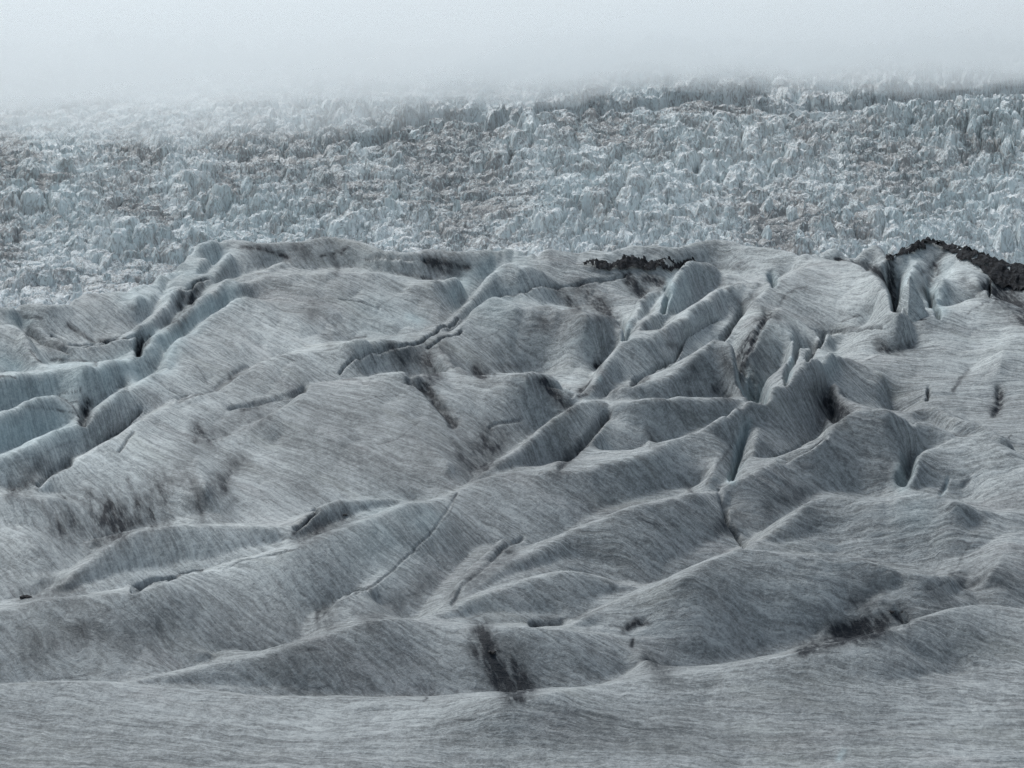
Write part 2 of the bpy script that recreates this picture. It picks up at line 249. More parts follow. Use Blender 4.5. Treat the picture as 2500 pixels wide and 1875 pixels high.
# dark grit, with shade of crevasses, gullies and hollows painted in as strokes: (line, width, strength)
DIRT_SHADE = """A 1560,130 1700,140 1850,180|18|.9;A 1740,110 1640,105|10|.5;A 1900,110 1950,170|35|.5;A 2060,195 2130,180 2210,155|12|.9;A 2130,190 2170,270|18|.7
A 1100,400 1220,370 1340,340|8|1;A 1180,420 1160,500|25|.7;A 1250,400 1230,460|25|.7;A 1290,380 1180,560 1100,620|40|.5;A 440,620 500,660 600,700 700,715|18|.7
A 700,715 870,695|6|.9;A 903,700 892,780|20|1.3;A 960,700 930,740|15|.9;A 150,580 260,600|14|.7;A 330,705 420,755 560,740 700,712|6|.8;A 200,770 240,830 270,860|8|.8
A 190,690 330,770 440,790|30|.4;A 330,870 400,850 520,850 620,870|12|.8;A 0,960 100,955|8|.9;A 370,1060 530,1040|6|.8;A 160,1135 300,1150 470,1170|7|.8
A 380,1070 460,1120 520,1200|6|.7;A 560,1130 540,1200|35|.9;A 460,1110 690,1080|10|.5;A 900,1170 750,1290 640,1360|15|.6;A 860,1310 760,1430|8|.8
A 470,1370 300,1450 60,1520|10|.5;A 600,1280 480,1370|8|.6;A 250,1640 330,1560 450,1500|20|.5;A 1600,880 1470,960 1330,1050 1150,1120|14|.5
A 1960,1050 1830,1080 1640,1110 1480,1160|10|.7;A 1700,1110 1560,1170|30|.5;A 1250,1290 1260,1350|20|.5;A 1340,1360 1480,1320|12|.7;A 1560,1480 1450,1600 1440,1655|50|.45
A 1200,1480 1180,1600|80|.35;A 2060,660 2180,665|5|.8;A 2100,700 2110,720|40|.4;A 2030,470 2000,540|40|.35;A 1770,830 1900,860|5|.6;A 1260,880 1330,970|6|.5
A 1550,520 1680,560 1800,640 1950,700|6|.3;A 1400,780 1600,700 1700,560|5|.3;A 690,1010 790,1040 830,1055|6|.6;A 770,1000 830,1055|7|.7;A 930,840 1010,890|5|.6
B 170,210 250,185 400,185 560,200|6|.7;B 560,200 700,220 820,240|20|.9;B 600,230 700,260 760,270|25|.6;B 380,290 580,320|14|.6;B 0,180 50,145|12|.9;B 0,440 130,470 250,510|6|.9
B 240,500 350,420|5|.4;B 1020,440 1100,445 1190,405 1300,390 1500,350 1700,320 1830,290|9|.9;B 1400,390 1480,470 1530,520|30|.7;B 1550,380 1650,480 1700,540|55|.75
B 1850,300 1900,370 1950,410|34|1;B 1950,300 2050,340|45|.8;B 0,920 100,840 210,790 360,750 600,690 760,590|6|.8;B 200,810 240,880|10|.7;B 330,770 400,870|40|.7
B 450,790 540,860 600,940|60|.65;B 560,770 590,900|40|.5;B 650,740 720,840 780,920|35|.5;B 560,750 760,690 780,660|8|.8;B 870,910 920,950|35|.8;B 980,965 1060,930|8|.7
B 980,910 1200,860|25|.3;B 850,720 900,710 1020,640|5|.6;B 1280,580 1310,620|20|.5;B 1400,600 1650,560|5|.6;B 450,960 550,1020 640,1130 730,1250|28|.85;B 470,960 600,1000|14|.7
B 1310,995 1400,1080 1470,1160|40|.8;B 1340,990 1420,1010 1490,1065|10|.9;B 1540,1080 1620,1010|20|.8;B 1655,890 1665,895|25|.8;B 0,985 140,985|5|.6;B 0,1150 150,1120 380,1060|6|.6
B 240,1375 370,1360 430,1320 510,1260|6|.7;B 960,1300 1000,1270 1160,1240|6|.7;B 960,1290 900,1420 860,1550|60|.5;B 1050,1330 950,1500|60|.45;B 730,1370 780,1470|25|.5
B 925,1530 935,1535|20|.9;B 740,1250 800,1350 870,1400|40|.3;B 2190,730 2150,830 2050,910 1950,985|10|.7;B 1880,1000 1960,975|12|.8;B 2110,720 2180,740|20|.5
B 1720,1200 1600,1350 1420,1520|25|.45;B 2000,1340 1990,1420|10|.5;B 300,1200 900,1400|260|.14;B 290,510 340,560|8|.6;B 60,690 160,690|14|.6;B 1700,550 1770,580|12|.5
C 1000,190 1200,200|14|.9;C 1220,240 1280,270 1340,350|28|1;C 1340,170 1370,300 1390,450|14|.8;C 1700,180 1620,270 1560,290|18|.7;C 1650,280 1580,400|35|.55
C 2000,400 2100,460 2212,530|80|.75;C 1350,215 1370,350 1400,475|26|.9;C 1625,430 1665,560|13|.6;C 2010,340 2200,380|30|.9;C 820,390 700,420 600,500 530,545|10|.7;C 530,545 600,525 640,550|6|.9;C 560,540 500,640 400,790|40|.8
C 620,560 560,700 480,850|70|.4;C 0,750 30,690 140,625 240,570|7|.9;C 400,510 270,690|14|.8;C 320,340 420,345|6|.7;C 480,430 400,510|20|.4;C 920,680 880,750 820,860|10|.8
C 1040,610 1110,570 1170,562|7|.8;C 920,665 1040,655|7|.8;C 1040,650 1300,620|12|.6;C 1490,605 1580,597|4|1;C 1160,860 1330,800|8|.6;C 1290,750 1400,770 1480,740|30|.5
C 0,975 80,945 150,970 230,1030 290,1000|6|.7;C 90,900 110,905|40|.4;C 300,870 400,1000 460,1060|30|.5;C 230,1040 310,1100|25|.6;C 900,1040 940,1130 1000,1200|50|.6
C 980,1120 1080,1190|30|.6;C 1600,1040 1590,1110|9|1;C 1860,920 1760,1040|14|.6;C 2050,1050 2060,1120 2020,1190|22|.75;C 2110,1350 2130,1320|9|1
C 930,1330 800,1400 640,1480|12|.7;C 340,1390 240,1520 170,1650|10|.6;C 1750,1340 1870,1355|5|.9;C 1480,1400 1470,1510|6|.5;C 300,130 400,200|12|.5;C 0,200 250,220 480,250|16|.4
C 1820,330 1880,380|25|.4;C 1850,540 1990,485|6|.7;C 460,900 480,980|40|.5;C 1270,720 1320,760|30|.5
D 80,60 200,10|30|.7;D 650,250 700,350 760,300|90|.5;D 400,280 380,330|12|.5;D 350,300 450,400|60|.35;D 960,180 1010,290|14|.6;D 1050,130 1100,200|60|.35;D 1500,130 1440,250|30|.3
D 500,150 900,200|150|.32;D 1880,350 1950,270 2030,190|14|.8;D 2030,190 1980,240|11|1.3;D 1930,380 2100,300 2212,230|40|.6;D 850,685 950,650 1130,610|11|.9
D 1130,605 1500,530 1850,450 1920,425|5|.8;D 480,600 620,545|5|.6;D 380,690 560,685|5|.4;D 670,840 800,795 870,760|5|.6;D 800,760 920,700|5|.5;D 260,1055 420,970 540,920|10|.5
D 200,1130 400,1010|60|.35;D 170,1300 330,1270 620,1222|5|.6;D 2040,830 2120,790 2212,750|8|.5;D 2040,830 2040,930|20|.4;D 1960,1070 2050,1060|14|.6;D 1765,1105 1775,1105|12|.8
D 2040,1320 2100,1300|10|.6;D 1000,870 1400,700 1600,620|8|.3;D 850,950 1100,900|40|.3
E 0,745 200,650 330,560 450,440 600,310 700,200 760,55|5|.6;E 720,770 800,640 950,530 1050,420 1170,350|9|.6;E 920,540 720,700|30|.3;E 900,960 950,1040 960,1120|35|.85
E 870,1080 960,1150 1020,1280 1110,1380|60|.65;E 1000,1150 1100,1280 1170,1380|50|.65;E 1230,905 1300,900 1420,890|14|.8;E 1300,860 1500,870 1700,800|10|.6
E 1830,940 1900,880 1980,890|20|.8;E 1880,1060 1880,1010|16|.8;E 1980,1160 2060,1250|40|.5;E 800,880 980,825|5|.5;E 1800,210 2000,260 2180,280|6|.6;E 640,1545 900,1548|5|.5
E 540,1405 600,1370|7|.8;E 1700,1550 1930,1620|12|.4
F 260,75 290,160 300,250 380,340 400,400|12|.7;F 430,190 600,145 760,110 860,50|6|.6;F 415,280 425,285|20|.5;F 1130,790 1280,800|60|.35;F 1500,690 1610,680|14|.5
F 1300,860 1450,790 1560,715 1760,600|5|.8;F 1390,840 1450,890|30|.6;F 1000,960 1280,900|50|.65;F 1500,790 1750,710 2150,600|110|.3;F 795,1070 805,1075|12|.8;F 780,1090 1000,1020 1300,940|45|.7;F 1730,600 1800,590|9|.8
F 1780,560 1850,430 1930,330|9|.5;F 1420,1140 1460,1130|10|.6;F 1160,1610 1400,1560 1700,1530|14|.4;F 1100,460 1300,540 1420,610|5|.5;F 1040,590 1120,610|16|.4;F 200,500 300,460|6|.5
R 560,600 700,420|60|.4;R 250,620 500,560|80|.4;R 380,470 400,620|18|.6;R 470,520 520,660|20|.6;R 560,430 600,600|16|.5;R 700,480 720,620|20|.55;R 830,420 860,600|22|.5;R 280,500 320,640|16|.5;R 640,560 660,640|14|.6;R 120,480 260,640|30|.4;R 850,520 950,420|50|.4;R 850,200 900,240|30|.6;R 900,210 1150,150|40|.4;R 1000,350 960,470|28|.55;R 400,700 520,620|60|.4
R 150,1130 400,1080|60|.4;R 530,1100 800,1000|80|.3;R 1000,1000 1300,1130|120|.25;R 1400,980 1420,1050|40|.4;R 1600,1030 1850,860|45|.4;R 1950,930 2200,740|30|.45;R 300,880 100,930|50|.35
R 2080,1080 2140,1200 2200,1330|45|.75;R 1400,150 1800,260|160|.2;R 1300,260 1700,330|120|.22;R 60,470 170,360|35|.5;R 2020,360 2110,280|50|.4
S 0,1180 60,1330|50|.7;S 1560,1050 1690,1010|55|.6;S 1300,1150 1600,1060|30|.5;S 1500,940 1560,900|45|.4;S 600,1200 660,1270|45|.4;S 900,640 980,560|40|.5;S 1100,540 1280,470|40|.4
S 200,380 380,180|30|.4;S 620,280 600,230|24|.4;S 1350,60 1400,150|45|.6;S 2080,120 2110,60|24|.6;S 1600,400 1690,330|50|.3;S 730,420 780,470|14|.6;S 1200,1380 1600,1440|60|.2;S 300,1500 900,1560|80|.2
S 1850,470 1865,440|10|.6;S 1940,440 1975,420|12|.7"""
BLUE = """A 350,960 700,920 900,830 1000,720|90|.8;A 1100,680 1300,530 1480,420|60|.9;A 0,1080 250,1010|120|.7;A 0,1350 350,1250|130|1;A 1100,830 1130,760|50|.8;A 820,440 1080,420|50|.5
A 860,380 1060,320 1250,240|60|.5;A 1200,330 1440,200|50|.5;A 60,590 160,620|40|.6;A 0,830 90,870|60|1;A 600,1060 900,950|80|.5;A 900,980 1060,900|60|.5;A 1250,140 1350,120|50|.5
B 440,560 500,580|50|.8;B 250,560 300,570|150|.4;B 720,420 850,300 950,250|60|.7;B 990,520 1010,520|120|.55;B 1140,180 1160,180|80|.5;B 2130,350 2090,500|30|1;B 1860,620 1840,720|25|.8
B 1680,960 1680,970|15|.9;C 590,300 600,350|20|1.2;C 430,890 490,1010|45|1.1;C 730,830 700,930|18|.9;C 1400,320 1390,440|30|.8;C 1450,380 1460,390|50|.5;C 1640,420 1660,520|50|1
C 1990,350 1995,420|10|1.2;C 430,1250 390,1420 320,1620|22|1.1;C 1470,1480 1440,1580 1420,1640|40|.7;C 950,880 970,880|60|.4;C 600,700 610,710|100|.35;C 0,450 50,280|60|.45
E 290,320 310,320|180|.5;E 560,240 570,240|90|.5;F 1500,220 1510,220|100|.35;S 1850,490 1870,430|12|1;S 1440,1600 1420,1630|14|.8;C 1720,250 1640,400|60|.4;C 1500,200 1440,400|50|.45"""
FALL_DIRT = """P 30,650 30,720|60|.7;P 180,780 190,850|20|.6;P 0,780 300,780|15|.6;P 560,650 640,680|60|.5;P 1150,660 1450,650|50|.5;P 1000,780 1300,740|60|.45;P 1400,800 1600,820|50|.6
P 1700,620 2050,640|80|.6;P 1850,750 2100,850|110|.6;P 1750,560 2000,540|30|.5;P 1990,1000 2010,1000|120|.5;P 550,900 700,960|50|.5;P 1950,900 1960,900|100|.45;P 900,620 1300,600|50|.3
Q 340,500 480,600|60|.6;Q 260,560 540,600|60|.45;Q 700,440 1000,470|30|.6;Q 1550,720 1750,780|110|.6;Q 1140,1010 1160,1010|110|1;Q 1050,960 1200,1060|60|.7;Q 1440,1000 1460,1000|80|.6
Q 1700,660 1710,660|40|.5;Q 1920,560 1960,680|40|.5;Q 2070,600 2090,680|30|.5;Q 1880,480 1890,480|40|.4;Q 0,860 10,860|100|.45;Q 380,900 390,900|40|.4;Q 1300,960 1310,960|60|.6;Q 1230,870 1240,870|40|.5
Q 1150,560 1400,620|80|.3;P 0,1000 60,1080|70|.45;P 200,1250 700,1150|60|.25"""
FALL_BLUE = """Q 490,700 500,700|50|.8;Q 180,880 190,900|70|.7;Q 1860,830 1870,880|45|.9;Q 2090,650 2100,660|60|1;Q 1960,640 1970,650|45|.8;Q 1950,870 2100,780|90|.7;Q 1700,960 1720,1060|50|.8
P 0,820 300,860|60|.6;P 200,960 300,980|70|.6;P 900,980 1300,960|70|.5;P 600,1100 900,1060|80|.5;Q 700,560 750,600|60|.5;Q 330,800 340,810|60|.5;Q 1350,880 1450,900|50|.6;P 1600,600 1750,580|50|.5
Q 1600,560 2100,540|110|.45"""

def strokes(spec, uu, vv, jitter=0.0):
    """sum of soft strokes laid along surveyed lines, evaluated at the survey coordinates of the vertices"""
    out = np.zeros(uu.shape, np.float32)
    flat_u = uu.ravel(); flat_v = vv.ravel(); o = out.ravel()
    # bin the vertices by column block for speed
    for st in spec.replace('\n', ';').split(';'):
        if not st.strip(): continue
        line, w, amp = st.split('|')
        pts = parse(line); w = float(w); amp = float(amp)
        if w < 13: w *= 0.75; amp *= 0.8
        elif w > 18: w *= 1.25; amp *= 1.15
        w = max(w / PANEL[line.split()[0]][2] * 0.4096, 0.7)
        P = np.array([(a, b) for a, b, _ in pts])
        m = np.where((flat_u > P[:, 0].min() - 2.6 * w) & (flat_u < P[:, 0].max() + 2.6 * w) &
                     (flat_v > P[:, 1].min() - 2.6 * w) & (flat_v < P[:, 1].max() + 2.6 * w))[0]
        if not len(m): continue
        a = flat_u[m]; b = flat_v[m]; best = np.full(len(m), 1e9, np.float32)
        for i in range(len(P) - 1):
            dx, dy = P[i + 1] - P[i]; L = dx * dx + dy * dy + 1e-9
            t = np.clip(((a - P[i, 0]) * dx + (b - P[i, 1]) * dy) / L, 0, 1)
            best = np.minimum(best, (a - P[i, 0] - t * dx) ** 2 + (b - P[i, 1] - t * dy) ** 2)
        o[m] = np.maximum(o[m], amp * np.exp(-best / (w * w))) + 0.25 * np.minimum(o[m], amp * np.exp(-best / (w * w)))
    return o.reshape(uu.shape)

def stroke_ids(spec, uu, vv, wmin, amin, thr=0.42):
    """which wide stroke (1..n) a vertex lies in, 0 for none"""
    ids = np.zeros(uu.shape, np.int16); best = np.full(uu.shape, thr, np.float32); n = 0
    for st in spec.replace('\n', ';').split(';'):
        if not st.strip(): continue
        line, w, amp = st.split('|')
        if float(w) < wmin or float(amp) < amin: continue
        n += 1
        s = strokes(line + '|' + w + '|1', uu, vv); m = s > best
        ids[m] = n; best[m] = s[m]
    return ids, n

def inside(poly, uu, vv):
    P = np.array([(a, b) for a, b, _ in poly]); r = np.zeros(uu.shape, bool); n = len(P)
    j = n - 1
    for i in range(n):
        c = ((P[i, 1] > vv) != (P[j, 1] > vv)) & (uu < (P[j, 0] - P[i, 0]) * (vv - P[i, 1]) / (P[j, 1] - P[i, 1] + 1e-9) + P[i, 0])
        r ^= c; j = i
    return r

# ------------------------------------------------------------------ glacier tongue: one tension spline through the surveyed crests and hollows
YH = -475.0
K = 435126.0
U0, U1, V0, V1 = -260.0, 1287.0, 222.0, 905.0
def dist_of(v0): return K / (v0 - YH)
def to_dom(u, v, h):
    d = (K - F * h) / (v - YH)
    return u, YH + K / d

CU, CV = 3.0, 1.0
NU = int((U1 - U0) / CU) + 1; NV = int((V1 - V0) / CV) + 1
tgt = np.zeros((NV, NU), np.float64); wgt = np.zeros((NV, NU), np.float64)
lab = np.zeros((NV, NU), np.int32)
def put(u, v0, h, w, label=0):
    i = np.round((v0 - V0) / CV).astype(int); j = np.round((u - U0) / CU).astype(int)
    ok = (i >= 0) & (i < NV) & (j >= 0) & (j < NU)
    np.add.at(tgt, (i[ok], j[ok]), h[ok] * w); np.add.at(wgt, (i[ok], j[ok]), w)
    if label: lab[i[ok], j[ok]] = label
KEYS = []
COLS = {}
for n_, (key, off, line) in enumerate(CRESTS):
    u, v, dr = sample(parse(line), default=0)
    for a_, b_ in zip(np.round(u / 3).astype(int), v): COLS.setdefault(int(a_), []).append((b_, n_))
def gaps(u, v, n_):
    gf = np.full(len(u), 160.0); gb = np.full(len(u), 160.0)
    for i, (a_, b_) in enumerate(zip(np.round(u / 3).astype(int), v)):
        for c_, m_ in COLS[int(a_)]:
            if m_ != n_:
                if c_ > b_ + 4: gf[i] = min(gf[i], c_ - b_)
                elif c_ < b_ - 4: gb[i] = min(gb[i], b_ - c_)
    k = np.ones(15) / 15
    pad = lambda q: np.convolve(np.pad(q, 7, mode='edge'), k, 'valid') if len(q) > 15 else q
    return pad(gf), pad(gb)
for n_, (key, off, line) in enumerate(CRESTS):
    if key not in KEYS: KEYS.append(key)
    u, v, dr = sample(parse(line), default=0)
    sky_line = dr > 11.5   # rim against the icefall
    dr = dr * DS
    gf, gb = gaps(u, v, n_); px_m = K / (v - YH) / F
    k_ = 0.35 + 0.02 * sstep(500, 420, v); hc_ = np.minimum(0.5 * dr, k_ * gf * px_m); hb_ = np.minimum(0.5 * dr + 0.6, (k_ + 0.03) * gb * px_m)
    h = np.where(sky_line, 2.0, hc_) + off * 0.8
    put(*to_dom(u, v, h), h, 1.0, KEYS.index(key) + 1)
    m = dr > 0.15
    hb = np.where(sky_line, -6.0, -hb_ - 0.4 * np.minimum(1, hb_) + off * 0.4)[m]
    du, dv = to_dom(u[m], v[m] - 0.4, hb)
    put(du, dv, hb, 1.0)
top = np.full(NU, 1e9)
for key, off, line in CRESTS:
    u, v, dr = sample(parse(line), default=0)
    m = dr > 11.5
    if m.any():
        du, dv = to_dom(u[m], v[m], np.full(m.sum(), 1.6)); np.minimum.at(top, np.clip(np.round((du - U0) / CU).astype(int), 0, NU - 1), dv)
jj = np.where(top < 1e8)[0]; top = np.interp(np.arange(NU), jj, top[jj])
beyond = (V0 + CV * np.arange(NV))[:, None] < top[None] - 14
tgt[beyond] += -36.0 * 0.05; wgt[beyond] += 0.05     # the trench between tongue and icefall
for hh, line in SHAPE:
    u, v, x = sample(parse(line)); h = np.full(len(u), hh * 0.95)
    put(*to_dom(u, v, h), h, 0.8)

def lap(a):
    p = np.pad(a, 1, mode='edge')
    return p[:-2, 1:-1] + p[2:, 1:-1] + p[1:-1, :-2] + p[1:-1, 2:] - 4 * a
def solve(t, w, x, iters, alpha, beta):
    wn_ = np.maximum(w, 1e-9); b = t * 1.0; wc = np.minimum(w, 3.0); b = b / wn_ * wc
    wc = wc * 4.0 + 2e-4; b = b * 4.0
    def A(a): l = lap(a); return wc * a - alpha * l + beta * lap(l)
    diag = wc + 4 * alpha + 20 * beta
    r = b - A(x); z = r / diag; p = z; rz = (r * z).sum()
    for _ in range(iters):
        Ap = A(p); al = rz / (p * Ap).sum(); x = x + al * p; r = r - al * Ap
        z = r / diag; rn = (r * z).sum(); p = z + (rn / rz) * p; rz = rn
    return x
def spline(alpha, beta):
    x = None
    for lv in (8, 4, 2, 1):
        n0 = -(-NV // lv); n1 = -(-NU // lv)
        pt = np.zeros((n0 * lv, n1 * lv)); pw = pt.copy(); pt[:NV, :NU] = tgt; pw[:NV, :NU] = wgt
        ct = pt.reshape(n0, lv, n1, lv).sum((1, 3)); cw = pw.reshape(n0, lv, n1, lv).sum((1, 3))
        if x is None: x = np.zeros((n0, n1))
        else:
            ri = np.clip((np.arange(n0) - 0.5) / 2, 0, x.shape[0] - 1); ci = np.clip((np.arange(n1) - 0.5) / 2, 0, x.shape[1] - 1)
            r0 = ri.astype(int); c0 = ci.astype(int); r1 = np.minimum(r0 + 1, x.shape[0] - 1); c1 = np.minimum(c0 + 1, x.shape[1] - 1)
            fr = (ri - r0)[:, None]; fc = (ci - c0)[None]
            x = (x[r0][:, c0] * (1 - fr) + x[r1][:, c0] * fr) * (1 - fc) + (x[r0][:, c1] * (1 - fr) + x[r1][:, c1] * fr) * fc
        x = solve(ct, cw, x, {8: 300, 4: 250, 2: 200, 1: 160}[lv], alpha, beta)
    return x
Hc = spline(0.10, 0.35)
Ht = spline(1.1, 0.12)
# rounded backs, sharp troughs: roll a paraboloid along the underside
def dilate(h, k, axis, step):
    out = h.copy(); n = h.shape[axis]
    for r in range(1, 30):
        if k * (r * step) ** 2 > 9: break
        for sgn in (1, -1):
            sh = np.roll(h, sgn * r, axis)
            sl = [slice(None)] * 2; sl[axis] = slice(0, r) if sgn > 0 else slice(n - r, n)
            sh[tuple(sl)] = -99
            out = np.maximum(out, sh - k * (r * step) ** 2)
    return out
soft = dilate(dilate(Hc, 0.085, 0, 0.46 * CV), 0.085, 1, 0.19 * CU)
crisp = dilate(dilate(Ht, 1.1, 0, 0.5 * CV), 1.1, 1, 0.22 * CU)
near_ = 0.55 * sstep(400, 560, (V0 + CV * np.arange(NV))[:, None] + 0 * Hc)
Hc = crisp + (soft - crisp) * near_

# which ridge each place belongs to: climb to the crest it leans on
sm = Hc.copy()
for _ in range(6): sm = sm + 0.2 * lap(sm)
sm = sm + np.where(lab > 0, 3.0, 0.0)
idx = np.arange(NV * NU).reshape(NV, NU)
best = sm.copy(); ptr = idx.copy()
for oy in (-1, 0, 1):
    for ox in (-1, 0, 1):
        if oy == 0 and ox == 0: continue
        s2 = np.full_like(sm, -1e9); i2 = idx.copy()
        ys, yd = slice(max(0, oy), NV + min(0, oy)), slice(max(0, -oy), NV + min(0, -oy))
        xs, xd = slice(max(0, ox), NU + min(0, ox)), slice(max(0, -ox), NU + min(0, -ox))
        s2[yd, xd] = sm[ys, xs]; i2[yd, xd] = idx[ys, xs]
        m = s2 > best
        best = np.where(m, s2, best); ptr = np.where(m, i2, ptr)
ptr = np.where(lab > 0, idx, ptr).ravel()
for _ in range(14): ptr = ptr[ptr]
own = lab.ravel()[ptr].reshape(NV, NU)
for _ in range(400):
    if (own > 0).all(): break
    for oy, ox in ((1, 0), (-1, 0), (0, 1), (0, -1)):
        s2 = np.roll(own, (oy, ox), (0, 1)); own = np.where(own == 0, s2, own)
nk = len(KEYS)
def keep_largest(own):
    """one connected piece per ridge; stray islands go to a neighbour"""
    comp = np.arange(own.size).reshape(own.shape)
    for _ in range(3000):
        c0 = comp
        c = comp.copy()
        for ax in (0, 1):
            for sgn in (0, 1):
                a = [slice(None)] * 2; b = [slice(None)] * 2
                a[ax] = slice(1, None); b[ax] = slice(None, -1)
                if sgn: a, b = b, a
                a = tuple(a); b = tuple(b)
                same = own[a] == own[b]
                t = c[a]; t[same] = np.minimum(t[same], c[b][same])
        c = c.ravel()[c]          # pointer jump
        comp = c
        if (c0 == comp).all(): break
    out = own.copy()
    ids, n = np.unique(comp, return_counts=True)
    size = dict(zip(ids.tolist(), n.tolist()))
    big = {}
    for i in ids.tolist():
        k = own.ravel()[i]
        if k not in big or size[i] > size[big[k]]: big[k] = i
    out[~np.isin(comp, list(big.values()))] = 0
    for _ in range(600):
        if (out > 0).all(): break
        for oy, ox in ((1, 0), (-1, 0), (0, 1), (0, -1)):
            s2 = np.roll(out, (oy, ox), (0, 1)); out = np.where(out == 0, s2, out)
    return out
vote = np.stack([(own == k + 1).astype(np.float32) for k in range(nk)])
for _ in range(10):
    for k in range(nk): vote[k] = vote[k] + 0.2 * lap(vote[k])
own = keep_largest(vote.argmax(0) + 1)
del vote

# ------------------------------------------------------------------ fine grid of the tongue
DU, DV = 1.0, 0.45
GU = np.arange(U0 + 3, U1 - 3, DU); GV = np.arange(V0 + 2, V1 - 2, DV)
def cub(g, rr, cc):
    """Catmull-Rom sampling on a tensor grid"""
    def W(f): return np.stack([-.5 * f + f * f - .5 * f ** 3, 1 - 2.5 * f * f + 1.5 * f ** 3, .5 * f + 2 * f * f - 1.5 * f ** 3, -.5 * f * f + .5 * f ** 3])
    r0 = np.floor(rr).astype(int); c0 = np.floor(cc).astype(int); wr = W(rr - r0); wc = W(cc - c0)
    t = sum(wr[k][:, None] * g[np.clip(r0 + k - 1, 0, g.shape[0] - 1)] for k in range(4))
    return sum(wc[k][None] * t[:, np.clip(c0 + k - 1, 0, g.shape[1] - 1)] for k in range(4))
rr = (GV - V0) / CV; cc = (GU - U0) / CU
Hs = Hc.copy()
for _ in range(1): Hs = Hs + 0.15 * lap(Hs)
H = cub(Hs, rr, cc).astype(np.float32)
own_f = own[np.round(rr).astype(int)][:, np.round(cc).astype(int)] - 1
D = dist_of(GV)[:, None].astype(np.float32) * np.ones((1, len(GU)), np.float32)
UU = np.ones((len(GV), 1), np.float32) * GU[None].astype(np.float32)
X = (UU - 512) / F * D; Y = D
ZB = ZC - (GV[:, None] - VH) / F * D
def img_v(h): return VH + F * (ZC - (ZB + h)) / D
VV = img_v(H).astype(np.float32)

# foliation: steep parallel ice layers that strike across the view; w is the coordinate across them
GVV = GV[:, None] * np.ones_like(UU)
T = 0.05 + 0.66 * sstep(860, 300, UU) * sstep(760, 430, GVV) + 0.16 * sstep(760, 200, UU)
T = T + 0.5 * sstep(600, 900, UU) * sstep(440, 330, GVV)
T = T * 0.72
STR = (Y - 0.12 * (ZB + H) + (X * T) + 3.0 * fbm(X * 0.02, Y * 0.02, 3, 40) + 0.9 * fbm(X * 0.12, Y * 0.12, 3, 41) + 0.25 * fbm(X * 0.5, Y * 0.5, 2, 42)).astype(np.float32)

# ground relief too small for the survey
wx = X + 1.5 * fbm(X * 0.1, Y * 0.1, 2, 3)
amp_rough = 0.4 + 0.6 * sstep(0.0, 0.5, fbm(X * 0.012, Y * 0.012, 3, 5))
up_rough = 1 + 1.2 * sstep(430, 300, VV)
rip = lambda a, b, sd: 0.5 - np.abs(fbm(a, b, 3, sd))
H = H + 0.55 * fbm(STR * 0.16, wx * 0.035, 3, 11) * amp_rough
H = H + 0.8 * sstep(600, 680, VV) * fbm(STR * 0.07, wx * 0.012, 2, 9)
H = H + 0.42 * rip(STR * 0.42, wx * 0.07, 10) * amp_rough
H = H + 0.20 * fbm(STR * 0.85, wx * 0.14, 3, 12) * amp_rough
H = H + 0.22 * fbm(wx * 0.09, Y * 0.09, 4, 13) * up_rough
fold = lambda a, b, sd: np.abs(vnoise(a, b, sd)) - 0.3
H = H + 1.2 * (0.5 + 0.9 * sstep(470, 330, VV)) * fold(X * 0.045 + 0.3 * fbm(X * 0.05, Y * 0.05, 2, 15), STR * 0.075, 16)
H = H + 0.55 * (0.45 + sstep(470, 330, VV)) * fold(X * 0.12 - Y * 0.05, STR * 0.17, 17)
H = H - 0.20 * sstep(0.35, 0.8, ridged(X * 0.09 + Y * 0.03, STR * 0.10, 2, 18)) * sstep(-0.1, 0.4, fbm(X * 0.03, Y * 0.03, 2, 19))
H = H + 0.10 * ridged(wx * 0.16 , STR * 0.16, 3, 14) * up_rough
dirt_shade = strokes(DIRT_SHADE, UU + 1.6 * fbm(X * 0.4, STR * 0.4, 3, 20), VV + 1.2 * fbm(X * 0.35, STR * 0.35, 3, 21))  # grit, plus broad shading patches and crevice shade painted as dark colour
blue = strokes(BLUE, UU + 3 * vnoise(X * 0.15, STR * 0.15, 22), VV + 2 * vnoise(X * 0.15, STR * 0.15, 23))
H = H - 0.25 * np.clip(dirt_shade - 0.25, 0, 1) * (0.6 + 0.8 * vnoise(X * 0.9, STR * 0.9, 25))
dust = (0.5 + 0.7 * fbm(X * 0.014, Y * 0.014, 3, 50) + 0.25 * fbm(STR * 0.05, X * 0.01, 3, 51)).astype(np.float32)
dust = dust + 0.30 * sstep(330, 600, VV) + 0.42 * sstep(600, 720, VV)
dirt_shade = np.clip(dirt_shade * (0.9 + 0.5 * fbm(X * 0.25, STR * 0.25, 3, 26)), 0, 1.4).astype(np.float32)

